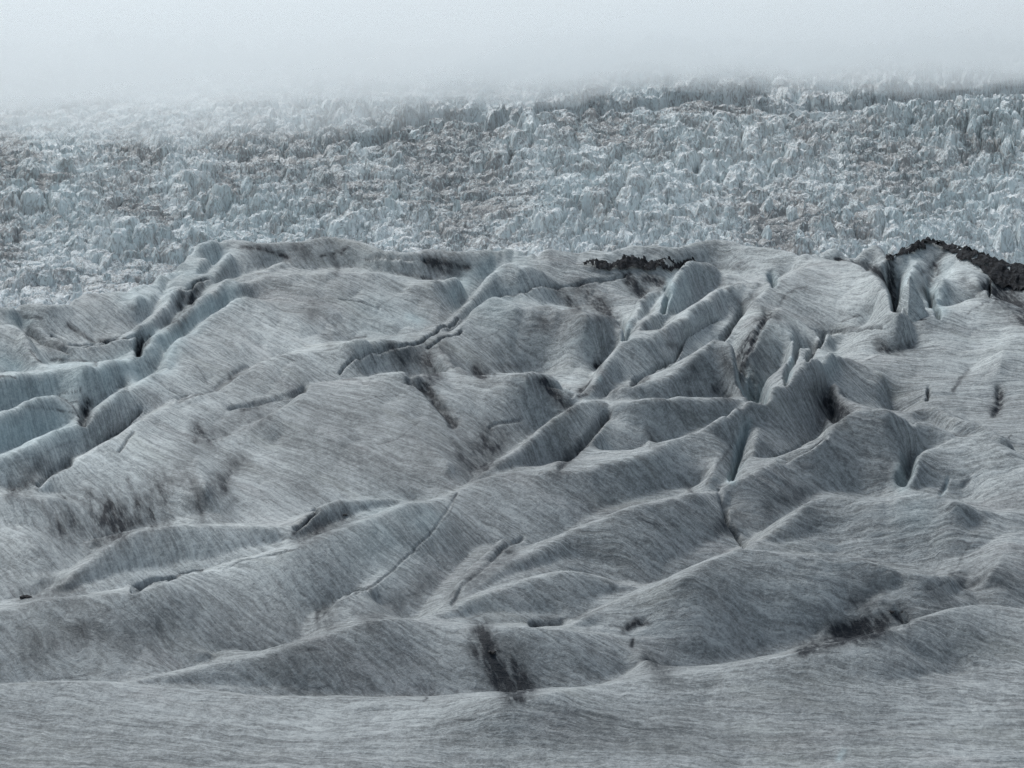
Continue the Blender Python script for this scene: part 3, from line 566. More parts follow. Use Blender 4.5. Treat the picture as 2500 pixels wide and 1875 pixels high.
# open cracks and crevasses (line, width, depth / 5 m)
CARVE = """C 395,850 420,950 470,1035 515,1050|34|1.0;C 1350,250 1370,350 1400,470|24|1.2;C 430,1250 400,1400 330,1600|15|.6;A 905,700 892,780|18|.55;A 545,1130 540,1205|26|.35;B 2108,400 2092,460 2080,510|15|.7
B 1835,720 1845,650 1800,590|18|.6;C 585,310 600,355|18|.8;C 1590,420 1630,500 1665,565|15|.8;C 1985,340 1995,430|9|.7;F 258,72 290,150 300,250 370,340 405,395|15|.4;C 1482,1400 1470,1530 1430,1610|26|.6
S 1850,490 1880,420|12|.12;S 1940,450 1975,420|12|.1;E 720,770 800,640 950,530 1050,420 1170,350|13|.1;B 0,920 100,840 210,790 360,750 600,690 760,590|9|.3;B 560,750 760,690 780,660|8|.3
B 1020,440 1190,405 1500,350 1830,290|9|.35;C 0,750 30,690 140,625 240,570|10|.45;B 2190,730 2150,830 2050,910 1880,1000|12|.45;C 850,640 920,682 1040,657 1300,622|8|.3;C 920,690 880,760 820,860|14|.5
C 760,760 730,860 680,960|16|.5;D 850,685 950,650 1130,610|11|.35;A 1960,1050 1830,1080 1640,1110 1480,1160|13|.2;A 900,1170 750,1290 640,1360|14|.35;A 330,705 430,752 560,740 700,714 870,695|8|.4
A 1100,400 1220,370 1340,340|9|.4;D 2030,190 1980,240 1900,300|13|.4;E 1230,905 1300,900 1420,890|18|.14;F 1390,835 1450,880|20|.2;C 900,1040 940,1130 1000,1200|30|.35;B 1340,990 1420,1010 1490,1065|14|.35
B 450,960 550,1020 640,1130 730,1250|22|.25;A 190,690 330,770 440,790|16|.3;A 1600,880 1470,960 1330,1050 1150,1120|16|.12;C 560,540 500,640 400,790|24|.35;B 960,1290 1000,1270 1160,1240|10|.1;C 1600,1040 1590,1110|12|.4
A 860,1310 760,1430|10|.12;A 250,1640 330,1560 450,1500|16|.3;C 930,1330 800,1400 640,1480|14|.3;C 2050,1050 2060,1120 2020,1190|18|.12;B 1720,1200 1600,1350 1420,1520|18|.25;E 1880,930 1950,890|24|.08;C 400,510 270,690|16|.4
A 1180,420 1160,520|16|.15;A 1250,400 1230,480|16|.15;B 170,210 250,185 400,185 560,200|8|.25;B 0,440 130,470 250,510|8|.2;D 1130,605 1500,530 1850,450|6|.15;E 0,745 200,650 330,560 600,310 760,55|7|.08"""
H = H - 5.0 * np.minimum(strokes(CARVE, UU + 1.3 * fbm(X * 0.5, Y * 0.5, 3, 27), VV + 1.0 * fbm(X * 0.5, Y * 0.5, 3, 28)), 1.2)

# black rubble bands
RUB = [('rightrubble', 'C 1325,172 1380,142 1450,142 1550,117 1640,92 1720,102 1800,132 1900,167 2000,197 2100,227 2212,247 2900,390 2900,560 2212,395 2120,390 2060,385 2010,335 1900,255 1830,225 1750,192 1640,165 1560,172 1450,172 1380,190'),
       ('middlerubble', 'B 1560,218 1700,212 1850,198 1960,182 2100,184 C 40,190 120,196 160,215 60,214 10,240 B 2150,270 1990,246 1860,264 1760,262 1640,252')]
rub = np.zeros(H.shape, np.int8)
ju = UU + 9 * fbm(X * 0.25, Y * 0.25, 4, 60); jv = VV + 5.0 * fbm(X * 0.35, Y * 0.35, 4, 61)
for k, (nm, poly) in enumerate(RUB):
    m = inside(parse(poly), ju, jv) & (H > -3.0) & (fbm(X * 0.5, Y * 0.5, 3, 66) < 0.42)
    rub[m] = k + 1
lump = worley(X * 0.8, Y * 0.45, 70)
Z = (ZB + H).astype(np.float32)
Z_RUB = Z + 0.5 + 1.1 * (1 - lump[0]) * lump[2] + 0.7 * fbm(X * 0.5, Y * 0.3, 3, 71)

# ------------------------------------------------------------------ materials
def mat(name):
    m = bpy.data.materials.new(name); m.use_nodes = True
    nt = m.node_tree; nt.nodes.clear()
    return m, nt
class NT:
    def __init__(s, nt): s.t = nt
    def n(s, typ, **kw):
        nd = s.t.nodes.new(typ)
        for k, v in kw.items(): setattr(nd, k, v)
        return nd
    def l(s, a, b): s.t.links.new(a, b)
    def val(s, x, sock):
        if hasattr(x, 'is_output') or hasattr(x, 'links'): s.l(x, sock)
        else: sock.default_value = x
    def math(s, op, a, b=0.0, c=None, clamp=False):
        nd = s.n("ShaderNodeMath", operation=op, use_clamp=clamp)
        s.val(a, nd.inputs[0]); s.val(b, nd.inputs[1])
        if c is not None: s.val(c, nd.inputs[2])
        return nd.outputs[0]
    def attr(s, name): return s.n("ShaderNodeAttribute", attribute_name=name).outputs["Fac"]
    def comb(s, a, b, c):
        nd = s.n("ShaderNodeCombineXYZ")
        for i, q in enumerate((a, b, c)): s.val(q, nd.inputs[i])
        return nd.outputs[0]
    def noise(s, vec, scale, detail=4, rough=0.55, dist=0.0):
        nd = s.n("ShaderNodeTexNoise")
        s.l(vec, nd.inputs["Vector"]); nd.inputs["Scale"].default_value = scale
        nd.inputs["Detail"].default_value = detail; nd.inputs["Roughness"].default_value = rough
        nd.inputs["Distortion"].default_value = dist
        return nd.outputs[0]
    def ramp(s, x, lo, hi, a=0.0, b=1.0):
        nd = s.n("ShaderNodeMapRange", interpolation_type='SMOOTHSTEP')
        s.val(x, nd.inputs[0])
        for i, q in enumerate((lo, hi, a, b)): nd.inputs[i + 1].default_value = q
        return nd.outputs[0]
    def mix(s, f, a, b):
        nd = s.n("ShaderNodeMix", data_type='RGBA')
        s.val(f, nd.inputs[0])
        for q, k in ((a, 6), (b, 7)):
            if isinstance(q, tuple): nd.inputs[k].default_value = (*q, 1)
            else: s.l(q, nd.inputs[k])
        return nd.outputs[2]
    def finish(s, col, rough, hgt=None, strength=0.5, dist=0.1, spec=0.25):
        b = s.n("ShaderNodeBsdfPrincipled"); o = s.n("ShaderNodeOutputMaterial")
        s.l(col, b.inputs["Base Color"]); s.val(rough, b.inputs["Roughness"])
        b.inputs["Specular IOR Level"].default_value = spec
        if hgt is not None:
            bp = s.n("ShaderNodeBump"); bp.inputs["Strength"].default_value = strength; bp.inputs["Distance"].default_value = dist
            s.l(hgt, bp.inputs["Height"]); s.l(bp.outputs[0], b.inputs["Normal"])
        s.l(b.outputs[0], o.inputs["Surface"])

M_ICE, nt = mat("weathered_ice")
g = NT(nt)
geo = g.n("ShaderNodeNewGeometry"); pos = geo.outputs["Position"]
sep = g.n("ShaderNodeSeparateXYZ"); g.l(pos, sep.inputs[0])
w_ = g.attr("strat"); a_d = g.attr("dirt_shade"); a_b = g.attr("blue"); a_u = g.attr("dust")
def strat_vec(kw, kx, kz): return g.comb(g.math('MULTIPLY', w_, kw), g.math('MULTIPLY', sep.outputs[0], kx), g.math('MULTIPLY', sep.outputs[2], kz))
s1 = g.noise(strat_vec(1.0, 0.06, 0.07), 1.75, 5, 0.68, 0.25)
s2 = g.noise(strat_vec(1.0, 0.05, 0.05), 0.22, 4, 0.6, 0.2)
s3 = g.noise(pos, 2.6, 4, 0.8)
s4 = g.noise(pos, 0.055, 4, 0.6)
s5 = g.noise(strat_vec(1.0, 0.22, 0.25), 2.0, 3, 0.65)
s6 = g.noise(pos, 0.9, 6, 0.8)
st = g.math('ADD', g.math('MULTIPLY', g.ramp(s1, .36, .64), 0.30), g.math('MULTIPLY', g.ramp(s2, .34, .66), 0.15))
st = g.math('ADD', st, g.math('MULTIPLY', g.ramp(s5, .35, .65), 0.18))
st = g.math('ADD', st, g.math('MULTIPLY', g.ramp(s3, .34, .66), 0.24))
st = g.math('ADD', st, g.math('MULTIPLY', g.math('SUBTRACT', g.ramp(s6, .3, .7), 0.3), 0.36))
st = g.math('ADD', st, g.math('MULTIPLY', g.math('SUBTRACT', s4, 0.5), 0.6), clamp=True)
st = g.ramp(st, 0.02, 1.0)
clean = g.mix(st, (0.175, 0.198, 0.208), (0.535, 0.585, 0.60))
dusty = g.mix(st, (0.096, 0.108, 0.115), (0.345, 0.376, 0.39))
col = g.mix(g.ramp(a_u, 0.25, 1.0), clean, dusty)
mauve = g.noise(strat_vec(0.3, 0.1, 0.2), 0.35, 4, 0.6)
col = g.mix(g.ramp(mauve, .5, .72, 0, 0.4), col, g.mix(st, (0.122, 0.127, 0.134), (0.375, 0.38, 0.388)))
green = g.noise(strat_vec(0.5, 0.12, 0.25), 0.3, 3, 0.6)
col = g.mix(g.ramp(green, .54, .74, 0, 0.18), col, (0.22, 0.235, 0.212))
bl = g.math('MULTIPLY', a_b, g.ramp(s2, .25, .6, 0.6, 1.0))
col = g.mix(g.math('MULTIPLY', bl, 0.68, clamp=True), col, g.mix(st, (0.25, 0.325, 0.352), (0.43, 0.525, 0.555)))
fl = g.math('ADD', sep.outputs[0], g.math('MULTIPLY', sep.outputs[2], 0.55))
dn = g.noise(g.comb(g.math('MULTIPLY', w_, 0.45), g.math('MULTIPLY', fl, 0.8), g.math('MULTIPLY', sep.outputs[2], 0.35)), 1.1, 5, 0.7)
dd = g.math('MULTIPLY', a_d, g.ramp(dn, .22, .76, 0.4, 1.7), clamp=True)
col = g.mix(dd, col, (0.008, 0.013, 0.020))
# thin dark layers of old ash
ash = g.ramp(g.noise(strat_vec(1.0, 0.05, 0.06), 1.35, 6, 0.70, 0.25), .58, .70)
col = g.mix(g.math('MULTIPLY', ash, g.ramp(s4, .38, .6, 0.05, 0.5)), col, (0.085, 0.085, 0.095))
hg = g.math('ADD', g.math('MULTIPLY', s1, 0.6), g.math('MULTIPLY', s3, 0.25))
hg = g.math('ADD', hg, g.math('MULTIPLY', s5, 0.3))
hg = g.math('ADD', hg, g.math('MULTIPLY', s6, 0.6))
g.finish(col, 0.62, hg, 0.9, 0.45, 0.25)

M_RUB, nt = mat("black_rubble")
g = NT(nt); pos = g.n("ShaderNodeNewGeometry").outputs["Position"]
n1 = g.noise(pos, 1.1, 6, 0.7)
col = g.mix(g.ramp(n1, .35, .72), (0.004, 0.0045, 0.006), (0.042, 0.046, 0.053))
g.finish(col, 0.9, n1, 1.0, 0.6, 0.2)

def serac_mat(name, use_attr):
    m, nt = mat(name); g = NT(nt)
    geo = g.n("ShaderNodeNewGeometry"); pos = geo.outputs["Position"]
    sep = g.n("ShaderNodeSeparateXYZ"); g.l(pos, sep.inputs[0])
    nsep = g.n("ShaderNodeSeparateXYZ"); g.l(geo.outputs["Normal"], nsep.inputs[0])
    vert = g.comb(g.math('MULTIPLY', sep.outputs[0], 1.0), g.math('MULTIPLY', sep.outputs[1], 1.0), g.math('MULTIPLY', sep.outputs[2], 0.30))
    a1 = g.noise(vert, 0.42, 5, 0.65, 0.6)
    a2 = g.noise(pos, 0.11, 4, 0.6)
    a3 = g.noise(vert, 1.3, 4, 0.7, 0.3)
    steep = g.ramp(nsep.outputs[2], 0.15, 0.75)
    white = g.mix(g.ramp(a1, .3, .7), (0.74, 0.79, 0.81), (0.93, 0.95, 0.955))
    blue = g.mix(g.ramp(a3, .3, .7), (0.56, 0.655, 0.685), (0.76, 0.83, 0.85))
    if use_attr:
        ab = g.attr("blue"); ad = g.attr("dirt_shade")
    else:
        oi = g.n("ShaderNodeObjectInfo"); ab = g.math('MULTIPLY', oi.outputs["Random"], 0.9)
        ad = g.math('MULTIPLY', g.math('FRACT', g.math('MULTIPLY', oi.outputs["Random"], 7.31)), 0.22)
    bf = g.math('ADD', g.ramp(nsep.outputs[2], 0.75, 0.2, 0.05, 0.75), g.math('MULTIPLY', ab, 0.5), clamp=True)
    col = g.mix(bf, white, blue)
    # grit caught in lines and seams
    seam = g.math('ABSOLUTE', g.math('SUBTRACT', a1, 0.5))
    seam = g.ramp(seam, 0.045, 0.0)
    grit = g.ramp(g.math('ADD', g.math('MULTIPLY', a3, 0.55), g.math('MULTIPLY', a2, 0.55)), .50, .70)
    df = g.math('ADD', g.math('MULTIPLY', seam, 0.62), g.math('MULTIPLY', grit, 0.6))
    df = g.math('ADD', df, g.math('MULTIPLY', g.math('MULTIPLY', ad, g.ramp(a3, .3, .62)), 1.1), clamp=True)
    tint = g.mix(g.ramp(a2, .4, .6), (0.115, 0.115, 0.118), (0.225, 0.21, 0.205))
    col = g.mix(g.math('MULTIPLY', df, 0.8), col, tint)
    g.finish(col, 0.6, g.math('ADD', a1, g.math('MULTIPLY', a3, 0.5)), 0.8, 1.2, 0.3)
    return m
M_FALL = serac_mat("broken_ice", True)
M_SER = serac_mat("serac_ice", False)

# ------------------------------------------------------------------ mesh helpers
def tag(o, label=None, cat=None, group=None, kind=None):
    if label: o["label"] = label
    if cat: o["category"] = cat
    if group: o["group"] = group
    if kind: o["kind"] = kind
    return o

def grid_object(name, P, faces, material, attrs=None, smooth=True):
    """P (n,3) world points, faces (m,4) indices into P: only the used points are kept; origin at the base"""
    used = np.zeros(len(P), bool); used[faces.ravel()] = True
    remap = np.cumsum(used) - 1
    V = P[used].astype(np.float32); f = remap[faces].astype(np.int32)
    base = np.array([V[:, 0].mean(), V[:, 1].mean(), V[:, 2].min()], np.float32)
    me = bpy.data.meshes.new(name)
    me.vertices.add(len(V)); me.vertices.foreach_set("co", (V - base).ravel())
    me.loops.add(f.size); me.loops.foreach_set("vertex_index", f.ravel())
    me.polygons.add(len(f))
    me.polygons.foreach_set("loop_start", np.arange(0, f.size, f.shape[1], dtype=np.int32))
    me.polygons.foreach_set("use_smooth", np.full(len(f), smooth))
    for k, a in (attrs or {}).items():
        at = me.attributes.new(k, 'FLOAT', 'POINT'); at.data.foreach_set("value", a[used].astype(np.float32))
    me.update(calc_edges=True)
    me.materials.append(material)
    o = bpy.data.objects.new(name, me); COL.objects.link(o)
    o.location = base.tolist()
    return o

def grid_faces(nr, nc):
    i = np.arange(nr * nc).reshape(nr, nc)
    return np.stack([i[:-1, :-1], i[1:, :-1], i[1:, 1:], i[:-1, 1:]], -1).reshape(-1, 4)   # rows run towards the viewer

P = np.stack([X, Y, Z], -1).reshape(-1, 3)
FC = grid_faces(*H.shape)
face_own = own_f[:-1, :-1].ravel(); face_rub = rub[:-1, :-1].ravel()
attrs = {"strat": STR.ravel(), "dirt_shade": dirt_shade.ravel(), "blue": np.clip(blue, 0, 1.3).ravel(), "dust": dust.ravel()}

RIDGES = {
 'front': "broad banded grey ice ridge nearest the viewer, rising to a rounded dome at right",
 'streaked': "low smooth ridge with a wide black grit streak running down its face",
 'twinhump': "large banded ridge with two rounded humps behind the nearest ridge's dome",
 'midhump': "small pale hump with arching bands squeezed left of the twin-humped ridge",
 'domepair': "smooth double-topped dome directly behind the twin-humped ridge at right",
 'rightslope': "dark banded slope at the right edge, above the shaded gully",
 'longcurve': "long evenly curved ridge rising to the right from the small pale hump",
 'smoothdome': "high rounded grey dome with a blue hollow on its right shoulder",
 'hollow': "rounded ridge right of the blue hollow, cut by narrow blue slots",
 'diagonal': "long rippled diagonal ridge crossing the left half, lined by a dark crack behind",
 'sweeping': "sweeping ridge that climbs to a sharp pyramid-like peak with a dark gully below it",
 'twisted': "banded ridge with twisted spurs, descending leftwards along the deep central valley",
 'sidehump': "pointed tan-grey hump standing left of the deep blue pit",
 'strip': "narrow slanting ridge with a winding black crack along its right foot",
 'paleridge': "pale bluish ridge with a sharp shoulder, beside the black debris streaks near the back",
 'lobe': "small pale lobe wedged left of the sharp-shouldered bluish ridge",
 'bigdome': "great mauve-grey dome with steep combed flanks and a dark wall below its left end",
 'rubbleridge': "blue-white cliffed ridge below the black rubble crest at right",
 'rightridge': "wide fan-banded ridge at right in front of the white ice pinnacle",
 'rightfold': "low folded ridge between the smooth dome and the fan-banded right slope",
 'centralface': "broad central ice face with a scalloped top edge and pale blue shoulder",
 'lowerhump': "wide ridge with two low humps, marked by a diagonal black gouge and a dark notch",
 'archedcrest': "arched crest with a dark crack under it, behind the broad central face",
 'bluelimb': "long curving pale-blue ice limb sweeping down to the left edge",
 'peakslope': "large smooth slope below a blunt peak, left of centre",
 'shelf': "flat-topped shelf of combed grey ice below the back crest",
 'ribbedlobe': "ribbed bluish lobe left of the bent pale peak",
 'backleft': "rearmost ridge at left with black crescent smears on its top",
 'backmiddle': "rearmost ridge in the middle with scalloped pale flutes",
 'backright': "rearmost rounded ridge right of the middle, ribbed with slanting furrows",
 'backknoll': "small pale knoll on the rear crest just left of the black rubble crest",
 'leftmound': "smooth tan-grey mound at left bordering the broken icefall",
 'blueslab': "tilted pale-blue slab on the left rim against the icefall",
 'darkface': "narrow ridge with a dark stained brown face above the black pit at left",
 'leftbump': "rounded bump at the left edge beside a blue-green hollow",
 'bowlfloor': "low bank with a scalloped dark foot on the floor of the left bowl",
 'bluehump': "rounded hump with a blue ice face at the left edge",
 'lowerlimb': "long notched limb of grey ice below the blue-faced hump",
 'slantlimb': "slanting fluted limb with a dark slot, below the notched limb",
 'leftshoulder': "shoulder at the left edge with a clean pale flank next to black vertical stains",
 'lefthump': "smooth lens-shaped hump in front of the black vertical stains at left",
 'smalllobe': "pair of small lobes with a dark slit-like hole, above the long diagonal ridge",
}
part_of = np.full(len(FC), -1, np.int32); PARTS = []
for spec, wmin, amin, nm, thr in ((BLUE, 20, 0.6, "blue_ice_face", 0.45), (DIRT_SHADE, 20, 0.65, "grit_shade_streak", 0.4)):  # dark parts hold grit, some also shade painted into crevasses and gullies
    ids, n = stroke_ids(spec, UU, VV, wmin, amin, thr)
    fi = ids[:-1, :-1].ravel()
    for q in range(1, n + 1):
        m = np.where(fi == q)[0]
        if len(m) < 150: continue
        ks = np.bincount(face_own[m], minlength=nk); k = int(ks.argmax()); m = m[face_own[m] == k]
        if len(m) >= 150:
            part_of[m] = len(PARTS); PARTS.append((nm, k))
for k, key in enumerate(KEYS):
    f = FC[(face_own == k) & (part_of < 0)]
    if len(f):
        o = grid_object("ice_ridge", P, f, M_ICE, attrs)
        tag(o, RIDGES[key], "ice ridge", "ice ridges of the glacier tongue")
        for q, (nm, kk) in enumerate(PARTS):
            if kk == k and (part_of == q).sum() > 100:
                c = grid_object(nm, P, FC[part_of == q], M_ICE, attrs)
                c.location = c.location - o.location; c.parent = o
for k, lb in enumerate(("black rubble band draped along the crest of the ridge at far right", "black rubble band lying across the rear ridges right of centre")):
    f = FC[face_rub == k + 1]
    if len(f):
        o = grid_object("rubble_band", np.stack([X, Y, Z_RUB], -1).reshape(-1, 3), f, M_RUB, None, False)
        tag(o, lb, "rubble", None, "stuff")
del P, FC, attrs

# ------------------------------------------------------------------ icefall behind
SK = np.array([(-200, 178), (0, 172), (100, 168), (200, 172), (300, 166), (380, 150), (405, 133), (430, 126), (470, 124), (490, 136), (520, 128), (545, 114), (600, 120),
               (660, 108), (700, 103), (735, 106), (765, 117), (830, 117), (880, 113), (925, 108), (980, 102), (1024, 100), (1200, 97)], float)
def icefall_depth(u, r):
    s = np.interp(u, SK[:, 0], SK[:, 1])
    base = 850 - 0.75 * (r - 130)
    base = np.where(r > 290, base - 0.4 * (r - 290), base)
    over = np.maximum(s - r, 0.0)
    jump = np.interp(u, [-200, 230, 560, 1200], [0, 0, 85, 85])
    return base + jump * sstep(2.6, 3.2, over) + 0.5 * over
R0, R1 = 52.0, 345.0
FU = np.arange(-170, 1196, 1.0); FR = np.arange(R0, R1, 0.36)
fu = np.ones((len(FR), 1)) * FU[None]; frr = FR[:, None] * np.ones((1, len(FU)))
fd = icefall_depth(fu, frr)
S_OVER = np.maximum(np.interp(fu, SK[:, 0], SK[:, 1]) - frr, 0)
px = fu * 0.41; py = frr * 0.95                      # about metres at the foot of the fall
qx = px + 2.2 * fbm(px * 0.09, py * 0.09, 3, 100); qy = py + 2.2 * fbm(px * 0.09, py * 0.09, 3, 103)
f1, f2, cid, dx1, dy1 = worley(qx / 9.5, qy / 11.0, 110)
tilt = (cid * 7.3 % 1 - 0.5) * dx1 * 1.3 + (cid * 13.7 % 1 - 0.35) * dy1 * 1.5
blk = sstep(0.0, 0.5, f2 - f1) * (0.25 + 1.1 * cid * cid) + tilt * 0.8
e1, e2, eid, edx, edy = worley((qx + 1.2 * fbm(px * 0.4, py * 0.4, 2, 126)) / 2.0 + 3, qy / 2.6, 125)
blk3 = sstep(0.0, 0.45, e2 - e1) * (0.2 + eid) + (eid * 5.3 % 1 - 0.5) * edx * 1.6
g1, g2, gid, _, _ = worley(qx / 4.2 + 3, qy / 5.0, 120)
blk2 = sstep(0.0, 0.4, g2 - g1) * (gid - 0.3)
rough = ridged(qx * 0.16, qy * 0.12, 4, 130)
big = fbm(px * 0.022, py * 0.02, 3, 140)
fd0 = strokes(FALL_DIRT, fu + 5 * fbm(px * 0.2, py * 0.2, 3, 180), frr - 4 + 4 * fbm(px * 0.2, py * 0.2, 3, 181))
ampl = np.interp(fu, [-200, 350, 560, 800, 1200], [0.75, 0.8, 1.0, 1.0, 1.2]) * (0.75 + 0.5 * fbm(px * 0.02, py * 0.03, 2, 150))
h1, h2, hid, hdx, hdy = worley((qx + 0.25 * qy) / 21.0, qy / 9.0, 115)
rows = sstep(0.0, 0.3, h2 - h1) * (0.2 + hid) + hdy * 0.9
ampl = ampl * (1 - 0.5 * np.clip(fd0, 0, 1))
b1, b2, bid, bdx, bdy = worley((qx + 0.15 * qy) / 3.6, qy / 10.0, 117)
blade = sstep(0.0, 0.4, b2 - b1) * (0.2 + bid) * sstep(820, 930, fu) * sstep(190, 160, frr)
hn = (5.0 * blade + 3.4 * rows + 5.2 * blk * (0.6 + 0.9 * (vnoise(px * 0.05, py * 0.05, 127) > -0.1)) + 2.4 * blk2 + 1.3 * blk3 + 2.2 * rough + 5.0 * big + 0.9 * ridged(qx * 0.7, qy * 0.55, 3, 160)) * ampl
UND = frr - np.interp(fu, SK[:, 0], SK[:, 1]); UND = np.where(fu < 360, 40, UND)
hn = hn * np.where(S_OVER < 3, 0.9, 1.25) * (0.5 + 0.5 * sstep(0, 14, np.abs(UND)))
hn = np.where(hn > 0, 11 * np.tanh(hn / 11), hn)
hn = hn - np.where(S_OVER < 2.8, 5.0 * S_OVER, 0) * np.interp(fu, [-200, 330, 430, 1200], [0, 0, 1, 1])   # the skyline rolls over
hn = hn - np.where(S_OVER > 2.8, 6.0 * np.maximum(9 - S_OVER, 0), 0) * np.interp(fu, [-200, 330, 430, 1200], [0, 0, 1, 1])   # and the upper fall starts in the dip behind it
# serac walls lean and break: shove the points sideways with their height
fx = (fu - 512) / F * fd; fz = ZC + (VH - frr) / F * fd + hn
fx = fx + 1.1 * vnoise(qx * 0.3, qy * 0.3, 170) * (fd / 950); fy = fd + 1.6 * vnoise(qx * 0.25, qy * 0.25, 171) * (fd / 950)
fv = VH + F * (ZC - fz) / fd
PF = np.stack([fx, fy, fz], -1).reshape(-1, 3)
ju = fu + 5 * fbm(px * 0.2, py * 0.2, 3, 180); jv = frr - 4 + 4 * fbm(px * 0.2, py * 0.2, 3, 181)
fdirt = 1.15 * fd0 + 0.25 * sstep(0.1, 0.6, fbm(px * 0.04, py * 0.04, 3, 182))
fblue = strokes(FALL_BLUE, ju, jv) + 0.3 * sstep(0.0, 0.6, fbm(px * 0.03 + 4, py * 0.03, 3, 183))
ffc = grid_faces(len(FR), len(FU)); yq = PF[:, 1][ffc]
so = S_OVER.ravel()[ffc].max(1); uo = fu.ravel()[ffc[:, 0]]
ffc = ffc[(np.ptp(yq, 1) < 60) & ~((so > 0.8) & (so < 3.3) & (uo > 370))]          # the fall is broken through behind its skyline
ice = grid_object("icefall", PF, ffc, M_FALL, {"dirt_shade": fdirt.ravel(), "blue": fblue.ravel()}, False)
tag(ice, "jumbled blue-white icefall of countless broken blocks fading into fog", "icefall", None, "stuff")

# ------------------------------------------------------------------ single seracs in the icefall
def ice_block(seed, taper=0.6, planes=16, sharp=0.75, sub=4):
    import bmesh
    rnd = random.Random(seed)
    bm = bmesh.new(); bmesh.ops.create_icosphere(bm, subdivisions=sub, radius=1.0)
    V = np.array([v.co[:] for v in bm.verts])
    V = np.sign(V) * np.abs(V) ** 0.8
    for _ in range(planes):
        n = np.array([rnd.gauss(0, 1), rnd.gauss(0, 1), rnd.gauss(0.1, 0.55)]); n /= np.linalg.norm(n)
        o = rnd.uniform(sharp - 0.2, sharp + 0.1); d = V @ n - o
        V = V - np.clip(d, 0, None)[:, None] * n
    zt = (V[:, 2] - V[:, 2].min()) / np.ptp(V[:, 2])
    k = 1.15 - taper * zt ** 1.2
    V[:, 0] = V[:, 0] * k + zt * rnd.uniform(-0.3, 0.3); V[:, 1] = V[:, 1] * k + zt * rnd.uniform(-0.2, 0.35)
    V[:, 2] = zt * 1.0 - 0.25
    V[:, :2] *= 0.5
    for v, co in zip(bm.verts, V):
        p = Vector(co); q = Vector((co[0] * 5 + seed, co[1] * 5, co[2] * 2.2))
        n1 = mnoise.fractal(q, 0.9, 2.1, 4) * 0.075; n2 = (1 - abs(mnoise.noise(q * 0.8)) * 2) * 0.05
        r = Vector((co[0], co[1], 0.12)); r.normalize()
        v.co = p + r * (n1 + n2) + Vector((0, 0, n1 * 0.5))
    me = bpy.data.meshes.new("serac"); bm.to_mesh(me); bm.free()
    me.materials.append(M_SER)
    return me
BLOCKS = [ice_block(k, random.uniform(0.35, 0.95), 14 + k % 5) for k in range(16)]
def surf(u, r):
    d = float(icefall_depth(np.array([u]), np.array([r]))[0])
    i = min(max(int((r - R0) / 0.36), 0), len(FR) - 1); j = min(max(int(u + 170), 0), len(FU) - 1)
    return (u - 512) / F * d, d, float(fz[i, j]), d
def add_serac(u, r, wpx, hpx, k, label, group, rot=None, sink=0.0):
    x, y, z, d = surf(u, r); s = d / F
    o = bpy.data.objects.new("serac", BLOCKS[k % len(BLOCKS)]); COL.objects.link(o)
    # foot a little below the surrounding surface
    zz = ZC + (VH - r) / F * d
    o.location = (x, y, zz - sink)
    o.scale = (wpx * s, wpx * s * random.uniform(0.7, 1.1), hpx * s)
    o.rotation_euler = (random.uniform(-.12, .12), random.uniform(-.15, .15), random.uniform(0, 6.28) if rot is None else rot)
    tag(o, label, "serac", group)
    return o
NOTABLE = [('Q 1705,1065', 18, 30, 'pale blue-white pointed serac at the icefall foot, left of the black rubble crest'),
           ('Q 1255,1090', 15, 26, 'grey-blue fluted pillar at the foot of the dark brown icefall patch'),
           ('Q 1860,900', 16, 25, 'tall square-topped blue serac above the black rubble crest'),
           ('P 1685,1075', 15, 13, 'small bluish pyramid of ice poking up behind the rear left ridge'),
           ('P 830,1085', 12, 14, 'smooth pale blue slab leaning behind the left end of the rear ridge'),
           ('Q 720,790', 16, 16, 'broad wedge-shaped serac in the middle of the right icefall'),
           ('Q 2140,720', 16, 14, 'bright white wedge of clean ice near the right edge below the tall towers'),
           ('Q 1350,905', 26, 13, 'wide pale-blue tilted slab below the brown patch right of centre'),
           ('P 1790,620', 20, 16, 'grey block with a clean blue face on the brown mound, near the fog line')]
for k, (p, w, h, lb) in enumerate(NOTABLE):
    (u, r, _), = parse(p)
    add_serac(u, r + 2, w, h + 6, k, lb, None, None)
ZONES = [  # u0,u1,r0,r1,count,wmin,wmax,hmin,hmax,label,group
 (880, 1030, 118, 152, 44, 7, 13, 13, 24, "tall narrow blue-grey serac in the towering wall at the upper right of the icefall", "serac towers at the upper right"),
 (560, 880, 132, 172, 60, 7, 13, 7, 13, "grey-streaked serac near the skyline of the right-hand icefall", "skyline seracs of the right icefall"),
 (540, 1030, 170, 250, 80, 8, 18, 10, 20, "blue-white serac in the crowded right-hand slope of the icefall", "seracs on the right slope"),
 (190, 470, 190, 262, 62, 7, 15, 8, 17, "pale blue serac in the jumbled left half of the icefall above the rear ridge", "seracs of the left icefall"),
 (0, 210, 200, 300, 40, 8, 16, 8, 15, "small pale serac in the low icefall at the left edge", "seracs at the left edge"),
]
for u0, u1, r0, r1, n, w0, w1, h0, h1, lb, grp in ZONES:
    for _ in range(n):
        u = random.uniform(u0, u1); r = random.uniform(r0, r1)
        s = random.random() ** 1.6 if random.random() > 0.14 else random.uniform(1.1, 1.7)
        add_serac(u, r, w0 + (w1 - w0) * s, (h0 + (h1 - h0) * s) * 1.25, random.randrange(16), lb, grp)

